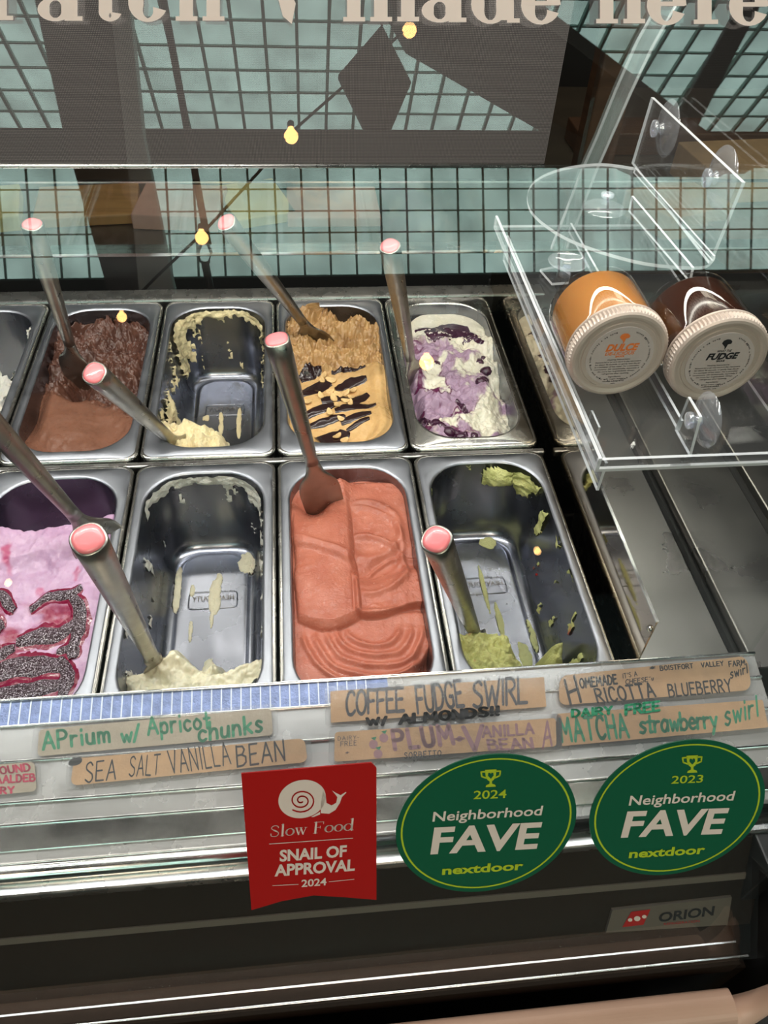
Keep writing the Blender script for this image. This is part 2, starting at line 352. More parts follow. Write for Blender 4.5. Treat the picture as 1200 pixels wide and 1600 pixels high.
def place2d(name, V, F, a, b, c, w, h, m, parent, nrm, lift, x0=0.0):
    """map 2-D (0..w, 0..h) so that baseline runs a->b and the top left is c"""
    a, b, c = map(np.array, (a, b, c)); X = (b - a) / w; Y = (c - a) / h; n = np.array(nrm) * lift
    return meshobj(name, [a + X * (p[0] - x0) + Y * p[1] + n for p in V], F, m, parent)
def marker(name, s, a, b, c, m, parent, nrm, lift=0.0012, w=0.13, gap=0.2):
    sh, W = stroke_shapes(s, gap); V = []; F = []
    for P in sh: ribbon2d(P, w, V, F)
    return place2d(name, V, F, a, b, c, W, 1.0, m, parent, nrm, lift)
_tc = {}
def text2d(s, bold=0.0, res=3):
    key = (s, bold)
    if key in _tc: return _tc[key]
    cu = bpy.data.curves.new('letters', 'FONT'); cu.body = s; cu.size = 1.0; cu.offset = bold; cu.resolution_u = res; cu.fill_mode = 'FRONT'
    o = bpy.data.objects.new('letters', cu); me = bpy.data.meshes.new_from_object(o)
    V = [A(v.co.x, v.co.y) for v in me.vertices]; F = [tuple(p.vertices) for p in me.polygons]
    bpy.data.objects.remove(o); bpy.data.meshes.remove(me); bpy.data.curves.remove(cu)
    _tc[key] = (V, F); return V, F
def printed(name, s, a, b, c, m, parent, nrm, lift=0.0012, bold=0.0, cap=0.70):
    V, F = text2d(s, bold); xs = [v[0] for v in V]
    return place2d(name, V, F, a, b, c, max(xs) - min(xs), cap, m, parent, nrm, lift, min(xs))

# ------------------------------------------------------------------ the room (most of it is only seen mirrored in the sloping glass)
LP0 = A(0, .03, .02); LN = A(0, -.04, .135); LN /= np.linalg.norm(LN)
def Lp(u, v): return onpl(u, v, LP0, LN)
def Gp(u, v): return onpl(u, v, GB, GN)
WY = -5.2
def structure(o): return tag(o, kind='structure')
b = MB(); b.box((-6, -5.6, -.99), (6, 3.2, -.95)); structure(b.build('floor', M['floor']))
b = MB(); b.box((-6, 3.0, -.95), (6, 3.1, 3.2)); structure(b.build('wall_back', M['wall_dark']))
b = MB(); b.box((5.9, -5.4, -.95), (6, 3.1, 3.2)); structure(b.build('wall_right', M['wall_dark']))
b = MB(); b.box((-6, -5.4, -.95), (-5.9, 3.1, 3.2)); structure(b.build('wall_left', M['wall_dark']))
# street wall behind the customer: dark below, a band of glass blocks, a dark header; then a glazed roof rising towards the case
BW, BH = 0.181, 0.1445
b = MB(); b.box((-6, WY - .25, -.95), (6, WY - .02, 1.42)); b.box((-6, WY - .25, 2.142), (6, WY + .06, 2.372)); b.box((-6, WY - .25, 1.40), (-2.0, WY - .02, 2.2)); b.box((4.2, WY - .25, 1.40), (6, WY - .02, 2.2))
structure(b.build('wall_front', M['wall_dark']))
def block_mesh(w, h, d):
    """glass block: pillowed face with a bevelled rim"""
    V = []; F = []
    for k, (s, z) in enumerate(((1, -d), (1, 0), (.88, .012), (.4, .016))):
        V += [(-w/2*s, z, -h/2*s), (w/2*s, z, -h/2*s), (w/2*s, z, h/2*s), (-w/2*s, z, h/2*s)]
    for k in range(3):
        for i in range(4): j = (i+1) % 4; F.append((k*4+i, k*4+j, (k+1)*4+j, (k+1)*4+i))
    F.append((12, 13, 14, 15)); F.append((3, 2, 1, 0))
    me = bpy.data.meshes.new('glass_block'); me.from_pydata(V, [], F); me.materials.append(M['daylight']); me.update(); return me
win = thing('window_1', None, None, kind='structure')
bm_ = block_mesh(BW - .011, BH - .009, .03)
gx0 = 0.175 - BW * 11.5
NX = 32
for i in range(NX):
    for k in range(5):
        o = bpy.data.objects.new('glass_block', bm_); col.objects.link(o); o.parent = win
        o.location = (gx0 + BW * (i + .5), WY, 1.42 + BH * (k + .5))
b = MB()
for i in range(NX + 1): b.box((gx0 + BW*i - .0075, WY - .03, 1.42), (gx0 + BW*i + .0075, WY + .012, 2.142))
for k in range(6): b.box((gx0, WY - .03, 1.42 + BH*k - .0045), (gx0 + BW*NX, WY + .012, 1.42 + BH*k + .0045))
b.build('mullion_grid', M['mullion'], win)
sky = thing('window_2', None, None, kind='structure')
slope = math.atan2(.261, .965); ry0, rz0 = WY, 2.383; RL = 0.196
bm2 = block_mesh(BW - .014, RL - .012, .03)
NR = 9
for i in range(NX):
    for k in range(NR):
        o = bpy.data.objects.new('glass_block', bm2); col.objects.link(o); o.parent = sky
        d = RL * (k + .5); o.location = (gx0 + BW*(i + .5), ry0 + d*math.cos(slope), rz0 + d*math.sin(slope))
        o.rotation_euler = (-(math.pi/2 - slope), 0, 0)
b = MB()
def rp(x, d, up): return (x, ry0 + d*math.cos(slope) + up*math.sin(slope), rz0 + d*math.sin(slope) - up*math.cos(slope))
def rbox(b, x0, x1, d0, d1, u0, u1):
    b.hexa([rp(x0, d0, u0), rp(x1, d0, u0), rp(x1, d1, u0), rp(x0, d1, u0), rp(x0, d0, u1), rp(x1, d0, u1), rp(x1, d1, u1), rp(x0, d1, u1)])
for i in range(NX + 1): rbox(b, gx0 + BW*i - .009, gx0 + BW*i + .009, 0, RL*NR, -.03, .030)
for k in range(NR + 1): rbox(b, gx0, gx0 + BW*NX, RL*k - .006, RL*k + .006, -.03, .014)
b.build('mullion_grid', M['mullion'], sky)
b = MB(); rbox(b, -6, 6, RL*NR, RL*NR + 7.2, -.12, -.04); structure(b.build('ceiling', M['wall_dark']))
# raking timber braces, a rod, a diamond sign and string lights in front of the glazing
def mir_prism(name, pts, m, y, th, parent=None):
    P = [mirrored(u, v, A(0, y, 0), A(0, 1, 0)) for u, v in pts]
    b = MB(); b.prism(P, (0, -th, 0)); return b.build(name, m, parent)
br = thing('roof_brace', 'wide dark raking roof brace reflected at the upper left of the glass', 'beam', 'roof braces mirrored in the glass')
mir_prism('beam_face', [(15, -180), (150, -180), (194, 205), (217, 455), (168, 455), (98, 205)], M['beam_dark'], -3.6, .12, br)
mir_prism('beam_flange', [(150, -180), (182, -180), (222, 205), (272, 455), (217, 455), (194, 205)], M['beam_gray'], -3.58, .10, br)
br = thing('roof_brace', 'massive dark diagonal roof brace reflected across the upper right of the glass', 'beam', 'roof braces mirrored in the glass')
mir_prism('beam_face', [(560, -90), (690, -90), (985, 135), (1150, 262), (1010, 262), (890, 205), (640, 60)], M['beam_dark'], -3.5, .15, br)
mir_prism('beam_flange', [(690, -90), (722, -90), (1005, 128), (1180, 262), (1150, 262), (985, 135)], M['beam_gray'], -3.48, .10, br)
br = thing('roof_brace', 'slim dark strut reflected over the far right of the glass', 'beam', 'roof braces mirrored in the glass')
mir_prism('beam_face', [(1195, -60), (1225, -60), (1090, 200), (1050, 262), (1020, 262), (1062, 175)], M['beam_dark'], -3.5, .06, br)
def MY(u, v, y=-3.3): return mirrored(u, v, A(0, y, 0), A(0, 1, 0))
rod = thing('hanging_rod', 'thin dark hanging rod with a hook end reflected left of centre', 'rod')
b = MB(); b.tube([MY(248, -40), MY(325, 382)], .016); b.build('shaft', M['beam_dark'], rod, True)
b = MB(); b.tube([MY(316, 378), MY(310, 392), MY(312, 408), MY(322, 414)], .007); b.tube([MY(324, 380), MY(330, 395), MY(326, 410), MY(322, 414)], .007)
b.tube([MY(320, 410), MY(332, 470)], .018); b.build('hook', M['wire'], rod, True)
dm = thing('diamond_sign', 'dark hanging diamond shaped sign reflected above the middle pans', 'sign')
mir_prism('panel', [(597, 38), (643, 128), (612, 200), (590, 207), (570, 200), (529, 116)], M['beam_dark'], -3.2, .05, dm)
b = MB(); b.tube([MY(597, 40, -3.22), MY(590, -60, -3.22)], .006); b.build('cord', M['wire'], dm)
sl = thing('string_lights', 'dark cable of warm filament bulbs reflected diagonally in the front glass', 'lights')
pts = [(760, -60), (640, 40), (540, 132), (455, 207), (405, 268), (316, 365), (245, 432), (190, 488)]
b = MB(); b.tube([MY(u, v, -2.9) for u, v in pts], .006, 6); b.build('cable', M['wire'], sl, True)
for u, v, r in [(640, 47, .029), (455, 213, .029), (315, 372, .027), (190, 496, .020), (667, 567, .032), (840, 862, .016), (12, 912, .014)]:
    c = MY(u, v, -2.9)
    if c[2] < -.8: c = mirrored(u, v, A(0, -1.7, 0), A(0, 1, 0))
    b = MB(); b.loft(lathe([(.001, -r), (r*.5, -r*.86), (r*.8, -r*.6), (r, -r*.1), (r*.95, r*.3), (r*.7, r*.7), (r*.42, r*1.0), (.010, r*1.3)], c, (0, 0, 1), 24, A(0, 1, 0))); bo = b.build('bulb', M['bulb_glass'], sl, True)
    b = MB(); b.loft(lathe([(.013, r*1.25), (.014, r*1.9), (.006, r*2.1)], c, (0, 0, 1), 10, A(0, 1, 0))); b.build('socket', M['wire'], bo)

# ------------------------------------------------------------------ back counter and the roller screen behind the case
ct = thing('back_counter', 'dark counter behind the display case seen under the screen', 'counter')
b = MB(); b.box((-1.6, 1.0, -.10), (2.4, 1.9, -.06)); bevel(b.build('counter_top', M['counter'], ct), .004)
b = MB(); b.box((-1.6, 1.03, -.95), (2.4, 1.9, -.10)); b.build('carcass', M['wood_dark'], ct)
def cbox(name, u, v, w, d, h, m, label, cat, rot=0, z=-.06, group=None):
    p = onz(u, v, z); b = MB(); c, s = math.cos(rot), math.sin(rot)
    q = [(p[0] + c*x - s*y, p[1] + s*x + c*y) for x, y in ((-w/2, -d/2), (w/2, -d/2), (w/2, d/2), (-w/2, d/2))]
    b.hexa([(x, y, z + .0005) for x, y in q] + [(x, y, z + h) for x, y in q])
    return tag(bevel(b.build(name, m), .003), label, cat, group)
cbox('wooden_board', 140, 328, .19, .14, .02, M['wood_board'], 'golden wooden serving board on the back counter at the left', 'board', .1)
cbox('paper_stack', 285, 335, .16, .14, .03, M['paper_pink'], 'pinkish paper stack on the back counter beside the wooden board', 'paper', -.1)
cbox('paper_stack', -20, 340, .13, .14, .03, M['paper_yellow'], 'pale yellow paper stack at the far left of the back counter', 'paper', .2)
cbox('paper_stack', 520, 330, .18, .14, .02, M['paper_pink'], 'pale pink paper sheet behind the third pan column', 'paper', .0)
cbox('paper_stack', 400, 325, .12, .16, .02, M['paper_yellow'], 'pale yellow folder behind the coffee pan', 'paper', .3)
cbox('kraft_box', 1180, 290, .34, .16, .07, M['paper_tan'], 'large tan cardboard box on the back counter at the right edge', 'box', .1)
cbox('kraft_box', 1050, 345, .16, .14, .05, M['paper_tan'], 'tan cardboard box behind the clear upper shelf', 'box', .4)
cbox('kraft_box', 1185, 395, .20, .10, .05, M['wood_dark'], 'dark brown box in front of the tan boxes at right', 'box', .2)
t = cbox('wooden_shelf', 1080, 230, .6, .10, .05, M['wood_dark'], 'dark brown wooden shelf unit standing behind the case end', 'shelf', 0)
p0, p1 = ony(930, 262, 1.15), ony(965, 100, 1.15)
pw = thing('wooden_post', 'dark brown wooden post behind the right end of the case', 'post')
b = MB(); b.box((p0[0] - .03, 1.15, -.06), (p0[0] + .035, 1.21, .9)); bevel(b.build('shaft', M['wood_dark'], pw), .004)
b = MB(); b.box((p0[0] - .05, 1.13, -.06), (p0[0] + .055, 1.23, -.02)); bevel(b.build('foot', M['wood_dark'], pw), .004)
sc = thing('roller_screen', 'charcoal mesh roller screen lowered behind the display case', 'screen')
sxr = ony(850, 258, .82)[0]
b = MB(); b.box((-1.3, .820, .170), (sxr, .822, 1.5)); b.build('mesh_sheet', M['mesh_fabric'], sc)
b = MB(); b.tube([(-1.3, .82, .170), (sxr, .82, .170)], .0045, 8); b.build('hem_bar', M['steel'], sc, True)
b = MB(); b.tube([(-1.3, .82, 1.52), (sxr, .82, 1.52)], .03, 14); b.build('roller', M['steel'], sc, True)
cbox('cup_sleeve', 850, 268, .04, .04, .06, M['paper_tan'], 'small tan paper block at the lower corner of the screen', 'paper', .2, .12) if False else None

# ------------------------------------------------------------------ display case
case = thing('display_case', 'stainless steel gelato display case with sloping front glass', 'display case')
X0, X1 = -1.15, 0.632
def part(bld, name, m, smooth=False, bev=0): 
    o = bld.build(name, m, case, smooth)
    if bev: bevel(o, bev)
    return o
b = MB(); b.box((X0, .002, -.16), (X1 - .02, .79, -.15)); part(b, 'well_floor', M['dark_gap'])
b = MB(); b.box((X0, -.006, -.15), (.512, .0005, -.02)); part(b, 'well_front', M['dark_gap'])
b = MB(); b.box((X0, .3655, -.013), (.508, .3745, -.0035)); part(b, 'cross_bar', M['steel'], bev=.002)
b = MB(); b.box((X0, .7355, -.03), (.600, .768, .002)); part(b, 'rear_ledge', M['steel'], bev=.003)
b = MB(); b.box((X0, .769, -.15), (X1, .80, -.03)); b.box((X0, .795, -.03), (X1, .815, .045)); part(b, 'rear_sill', M['black'])
b = MB(); b.box((X0, .790, .045), (1.3, .818, .050)); part(b, 'rear_track', M['steel_bright'])
b = MB(); b.box((X0, .800, .1535), (1.5, .806, .1560)); part(b, 'reflection_line', M['steel_bright'])  # thin bright bar modelled in place of a white reflected line
b = MB(); b.box((X0, .802, .050), (X1, .805, .1535)); part(b, 'rear_glass', M['glass'])
# polished end panel that mirrors the pans, brushed end decks, glass channel
b = MB(); b.box((.514, .036, -.03), (.5158, .768, .082)); part(b, 'polished_end_panel', M['mirror_steel'])
b = MB(); b.box((.5135, .036, .082), (.5165, .768, .0835)); part(b, 'panel_top_edge', M['steel_bright'])
b = MB(); b.loft(lathe([(.0035, 0), (.0035, .0012), (.002, .0025)], onx(1016, 982, .5138), (-1, 0, 0), 14)); part(b, 'screw', M['steel_bright'], True)
b = MB(); b.box((.5162, .030, -.03), (.622, .79, .0)); part(b, 'end_deck', M['brushed'], bev=.002)
b = MB(); b.box((.622, .030, -.05), (.640, .79, -.012)); part(b, 'glass_channel', M['black'])
b = MB(); b.box((.640, .030, -.05), (.735, .79, .0)); part(b, 'end_deck', M['brushed'], bev=.002)
b = MB(); b.box((.735, .030, -.05), (.748, .79, -.006)); part(b, 'trim_groove', M['dark_gap'])
b = MB(); b.box((.748, -.02, -.05), (1.0, .79, .004)); part(b, 'side_counter', M['brushed'], bev=.002)
b = MB(); b.box((.628, .04, -.012), (.634, .80, .50)); part(b, 'end_glass', M['glass'])
# bent clear strip at the rear of the end glass
outer = [(846, 430), (862, 385), (882, 335), (905, 275), (932, 215), (962, 140), (995, 65), (1020, 20), (1050, -30)]
inner = [(868, 430), (886, 385), (907, 332), (930, 270), (955, 213), (985, 145), (1018, 75), (1042, 32), (1072, -20)]
PO = [ony(u, v, .80) for u, v in outer]; PI = [ony(u, v, .80) for u, v in inner]
b = MB(); b.loft([[o, i, i + A(0, .012, 0), o + A(0, .012, 0)] for o, i in zip(PO, PI)]); be = part(b, 'bent_edge_glass', M['bent_glass'])
for Q in (PO, PI):
    b = MB(); b.tube([A(*p) - A(0, .001, 0) for p in Q], .0022, 8); b.build('polished_edge', M['acrylic_edge'], be, True)
# front ledge and label rails, all on one plane falling towards the customer
tL = A(0, .135, .04); tL /= np.linalg.norm(tL)
def strip(y0, y1, lo, hi, x0=X0, x1=X1, skew=0):
    f = lambda x, y, h: (x, y + LN[1]*h, .02 + (y - .03) * .04/.135 + LN[2]*h)
    b = MB(); b.hexa([f(x0, y1, lo), f(x1, y1, lo), f(x1, y0, lo), f(x0, y0, lo), f(x0, y1, hi), f(x1, y1, hi), f(x1, y0, hi), f(x0, y0, hi)]); return b
part(strip(.036, -.105, -.006, 0), 'front_ledge', M['rail_white'], bev=.001)
fs = part(strip(.0335, .0135, 0, .0006, X0, .27), 'reflection_strip', M['blue_reflection'])
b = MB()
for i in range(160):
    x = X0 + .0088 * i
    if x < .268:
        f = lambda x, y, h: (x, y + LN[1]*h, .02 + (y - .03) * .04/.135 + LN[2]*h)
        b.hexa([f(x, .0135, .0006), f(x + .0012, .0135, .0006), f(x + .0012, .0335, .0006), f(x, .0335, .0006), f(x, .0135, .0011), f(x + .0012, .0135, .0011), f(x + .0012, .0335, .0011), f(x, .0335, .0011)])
ro = b.build('reflection_tick', M['reflection_white'], fs); ro['kind'] = 'stuff'  # raised white ticks stand in for light reflected in the ledge
for y in (.0350, .0125, -.0165, -.0490, -.0660):
    part(strip(y + .0013, y - .0013, 0, .0028), 'label_rail', M['steel_bright'], bev=.0008)
part(strip(-.0670, -.0860, 0, .002), 'lower_step', M['steel_bright'], bev=.0008)
# chrome nose
b = MB(); b.tube([(X0, -.100, -.0215), (X1, -.100, -.0215)], .0085, 14); part(b, 'chrome_nose', M['steel_bright'], True)
b = MB(); b.box((X0, -.1175, -.040), (X1, -.100, -.026)); part(b, 'nose_underside', M['steel'], bev=.002)
# dark fascia behind the glass foot
FPT = A(0, -.118, -.035); FN = A(0, -.095, .045); FN /= np.linalg.norm(FN)
def Fp(u, v): return onpl(u, v, FPT, FN)
def fz(y): return -.035 + (y + .118) * (.095/.045)
b = MB(); b.hexa([(X0, -.163, fz(-.163)), (X1-.03, -.163, fz(-.163)), (X1-.03, -.10, fz(-.163)), (X0, -.10, fz(-.163)), (X0, -.118, -.035), (X1-.03, -.118, -.035), (X1-.03, -.10, -.035), (X0, -.10, -.035)]); part(b, 'fascia', M['fascia'])
q = [Fp(0, 1475), Fp(1200, 1368), Fp(1200, 1359), Fp(0, 1466)]
b = MB(); b.prism([p + FN * .0015 for p in q], -FN * .003); part(b, 'fascia_trim', M['plate'])
b = MB(); b.box((X0, -.196, -.150), (.575, -.10, -.126)); part(b, 'glass_foot_base', M['foot_rubber'])
for v in (1588, 1614):
    y = onz(0, v, -.125)[1]; b = MB(); b.box((X0, y - .0010, -.1262), (onz(1150 if v == 1588 else 1172, 1472 if v == 1588 else 1500, -.125)[0], y + .0010, -.1245)); part(b, 'glass_foot_strip', M['steel_bright'], bev=.0003)
# end frame at the right
b = MB(); b.box((.600, -.215, -.60), (X1, .02, -.045)); b.box((.585, -.15, -.13), (X1, -.105, -.03)); part(b, 'end_frame', M['black'], bev=.002)
b = MB(); b.box((X0, -.19, -.95), (.60, .79, -.17)); part(b, 'carcass', M['fascia'])
# painted bumper panel with a turned-up end
yb = onz(610, 1600, -.13)[1]
prof = [(yb, -.150), (yb - .001, -.124), (yb - .006, -.118), (yb - .016, -.117), (yb - .026, -.122), (yb - .030, -.140), (yb - .034, -.60), (yb, -.60)]
xb = onz(1130, 1545, -.13)[0]
pr2 = [(float(q[0]), float(q[1])) for q in smooth_pts([A(*p) for p in prof[:6]], 4)] + prof[6:]
b = MB(); b.loft([[(x, y, z) for y, z in pr2] for x in (X0, xb)]); part(b, 'bumper_panel', M['bumper'])
b = MB(); rings = []
for k in range(9):
    a = k / 8; x = xb + .002 + .030 * a; dz = -.012 + .030 * a**2.2; sc_ = 1 - .35 * a
    rings.append([(x, yb + (y - yb) * sc_ - .004, max(z, -.3) * 1 + dz) for y, z in prof])
b.loft(rings); part(b, 'bumper_end', M['bumper'], True)
# front glass: one slab, both faces reflect
gz = lambda z, off=0: A(0, GB[1] + (z - GB[2]) * math.tan(TH), z) + GN * off
b = MB(); xg0, xg1 = X0, .622
lo0, lo1, hi0, hi1 = gz(-.118, 0), gz(-.118, -.006), gz(.80, 0), gz(.80, -.006)
b.hexa([A(xg0,0,0)+lo0, A(xg1,0,0)+lo0, A(xg1,0,0)+lo1, A(xg0,0,0)+lo1, A(xg0,0,0)+hi0, A(xg1,0,0)+hi0, A(xg1,0,0)+hi1, A(xg0,0,0)+hi1]); part(b, 'front_glass', M['glass'])
b = MB(); b.box((X0, .12, .80), (X1, .80, .83)); part(b, 'canopy', M['steel'], bev=.004)
# maker's plate
npq = [Fp(955, 1418), Fp(1141, 1398), Fp(1134, 1441), Fp(945, 1453)]
b = MB(); b.prism([p + FN * .003 for p in npq], -FN * .003); plate = b.build('maker_plate', M['plate'], case)
printed('plate_lettering', 'ORION', Fp(1026, 1436), Fp(1112, 1425), Fp(1028, 1422), M['ink_black'], plate, FN, .0034, .03)
printed('plate_small_print', 'REFRIGERATION', Fp(1035, 1441), Fp(1090, 1436), Fp(1035, 1437.5), M['stk_red'], plate, FN, .0034, .0)
em = [Fp(970, 1444), Fp(984, 1420), Fp(1014, 1416), Fp(1003, 1440)]
meshobj('plate_emblem', [p + FN * .0034 for p in em], [(0, 1, 2, 3)], M['stk_red'], plate)
for (u, v, r) in [(993, 1430, 5), (982, 1432, 3.5), (1004, 1427, 3.5)]:
    meshobj('emblem_dot', [Fp(u + r * math.cos(k * math.pi/8), v + r * .8 * math.sin(k * math.pi/8)) + FN * .0038 for k in range(16)], [tuple(range(16))], M['stk_white'], plate)

# ------------------------------------------------------------------ pans
PITCH = .168
def rr(hw, hl, r, kc=8, ks=6):
    pts = []
    cs = [(hw - r, hl - r, 0), (-(hw - r), hl - r, 90), (-(hw - r), -(hl - r), 180), (hw - r, -(hl - r), 270)]
    for i, (cx, cy, a0) in enumerate(cs):
        for k in range(kc + 1):
            a = math.radians(a0 + 90 * k / kc); pts.append((cx + r * math.cos(a), cy + r * math.sin(a)))
        nx = cs[(i + 1) % 4]; a = math.radians(nx[2]); e = (nx[0] + r * math.cos(a), nx[1] + r * math.sin(a)); s = pts[-1]
        for k in range(1, ks): pts.append((s[0] + (e[0]-s[0])*k/ks, s[1] + (e[1]-s[1])*k/ks))
    return pts
HW, HL = .0687, .160
def inner(z):
    """half width, half length and corner radius of the basin at depth z"""
    t = np.clip(-np.asarray(z, float) / .105, 0, 1.0)
    return HW - .010 * t, HL - .010 * t, .050 - .012 * t
def pan_geo(bld, loops, cap=None):
    rings = [[(x, y, z) for x, y in rr(hw, hl, r)] for hw, hl, r, z in loops]
    bld.loft(rings, cap0=False, cap1=bool(cap))
def make_pan(label, group, loc, steel_rim=False, wide=0, plaque=True):
    t = thing('gelato_pan', label, 'pan', group); t.location = loc
    b = MB(); pan_geo(b, [(.079, .175, .012, -.016), (.0815 + wide, .1775, .013, -.0135), (.0828 + wide, .179, .014, -.004), (.0815 + wide, .1775, .014, -.0005), (.0790, .1752, .014, -.0012)])
    b.build('outer_rim', M['steel_plain'], t, True)
    b = MB(); pan_geo(b, [(.0790, .1752, .014, -.0012), (.0778, .174, .022, .0003), (HW + .0030, HL + .003, .052, .0003), (HW + .0012, HL + .0012, .051, .0012 if steel_rim else -.0002), (HW, HL, .050, -.002)])
    b.build('rim', M['steel_plain'] if steel_rim else M['pan_rim'], t, True)
    b = MB(); L = [(HW, HL, .050, -.002)]
    for z in (-.02, -.05, -.08, -.100): h, l, r = inner(z); L.append((h, l, r, z))
    L += [(.0570, .1485, .037, -.110), (.0530, .1445, .034, -.1165), (.0475, .139, .03, -.1195), (.0440, .1350, .028, -.1200), (.0425, .1335, .027, -.1185), (.0405, .1315, .026, -.1175), (.0395, .1305, .025, -.1178)]
    pan_geo(b, L, True); b.build('basin', M['pan_basin'], t, True)
    b = MB(); pan_geo(b, [(.078, .174, .012, -.016), (HW + .002, HL + .002, .05, -.018), (.0600, .1515, .038, -.108), (.050, .142, .03, -.1215)], True); b.build('outer_shell', M['steel'], t, True)
    if plaque:
        b = MB(); c0 = A(0, .058, -.1172)
        for s0, s1, z in ((.0300, .0290, .0008),):
            P0 = rr(.0300, .0135, .006, 4, 2); P1 = rr(.0288, .0123, .005, 4, 2)
            n = len(P0); V = [c0 + A(x, y, -.0005) for x, y in P0] + [c0 + A(x*.98, y*.98, z) for x, y in P0] + [c0 + A(x, y, z) for x, y in P1] + [c0 + A(x*.98, y*.98, -.0005) for x, y in P1]
            for k in range(3): b.add([], []); 
            F = [(k*n + i, k*n + (i+1) % n, (k+1)*n + (i+1) % n, (k+1)*n + i) for k in range(3) for i in range(n)]
            b.add(V, F)
        pl = b.build('floor_plaque', M['pan_basin'], t, True)
        # the stamp reads mirrored on the inside of the pan floor
        printed('stamped_lettering', 'HEAVY DUTY', c0 + A(.025, -.001, 0), c0 + A(-.025, -.001, 0), c0 + A(.025, .006, 0), M['plate'], pl, (0, 0, 1), .0011, .0)
    return t
def pc(colm, row): return (colm * PITCH + PITCH / 2, .555 if row else .1865, 0.0)
PANS = {
 'A': (-2, 1, 'leftmost rear pan, cut by the photo edge, holding white gelato remnants'),
 'B': (-1, 1, 'rear row pan filled with dark chocolate gelato'),
 'C': (0, 1, 'rear row pan nearly emptied, cream smears on its walls'),
 'D': (1, 1, 'rear row pan filled with coffee gelato under fudge stripes'),
 'E': (2, 1, 'rear row pan with plain steel rim, filled with white and purple gelato'),
 'F': (-1, 0, 'front row pan at left holding lilac berry gelato'),
 'G': (0, 0, 'front row pan nearly emptied with pale vanilla left at its front'),
 'H': (1, 0, 'front row pan filled with salmon pink sorbetto'),
 'I': (2, 0, 'front row pan at right, nearly empty, with green smears on its walls'),
}
for k, (c_, r_, lab) in PANS.items():
    make_pan('steel ' + lab, 'gelato pans in the display case', pc(c_, r_), k == 'E', 0.0, k in 'CGI')

# ------------------------------------------------------------------ gelato
def gel(name, c=(1, 1, 1, 1), rough=.35, bump=.5, bscale=260, sss=.15, var=.06, coat=.0, rvar=.08):
    return mat(name, c, rough, 0, bump, bscale, var, 70, sss=sss, attr='flavour', coat=coat, rvar=rvar)
M['g_smooth'] = gel('gelato_smooth', rough=.30, bump=.30, bscale=220)
M['g_rough'] = gel('gelato_rough', rough=.5, bump=1.2, bscale=420)
M['g_wet'] = gel('gelato_wet', rough=.21, bump=.45, bscale=420, rvar=.10)
M['s_fudge'] = mat('fudge_sauce', srgb(40, 22, 22), 0.22, coat=.3)
M['s_berry'] = mat('berry_sauce', srgb(120, 16, 52), 0.18, coat=.4, bump=.4, bscale=200)
M['s_berry_dark'] = mat('berry_crust', srgb(46, 14, 26), 0.30, bump=1.5, bscale=420, coat=.3)
def sugar(m):
    N = m.node_tree.nodes; L = m.node_tree.links; B = N['Principled BSDF']
    tc = N.new('ShaderNodeTexCoord'); n = N.new('ShaderNodeTexNoise'); n.inputs['Scale'].default_value = 760; n.inputs['Detail'].default_value = 3; L.new(tc.outputs['Object'], n.inputs['Vector'])
    r = N.new('ShaderNodeMapRange'); r.inputs[1].default_value = .50; r.inputs[2].default_value = .66; L.new(n.outputs[0], r.inputs[0])
    x = N.new('ShaderNodeMix'); x.data_type = 'RGBA'; x.inputs['A'].default_value = srgb(44, 14, 26); x.inputs['B'].default_value = srgb(214, 204, 214)
    L.new(r.outputs[0], x.inputs['Factor']); L.new(x.outputs['Result'], B.inputs['Base Color'])
sugar(M['s_berry_dark'])
M['almond'] = mat('almond_flake', srgb(216, 180, 124), 0.5, bump=.2, bscale=300, var=.2, vscale=300)
M['berry'] = mat('blueberry_skin', srgb(58, 16, 46), 0.22, coat=.6, bump=.6, bscale=220)
def C3(*c): return np.array(srgb(*c)[:3])
def lerp(a, b, t): t = np.asarray(t)[..., None]; return a * (1 - t) + b * t
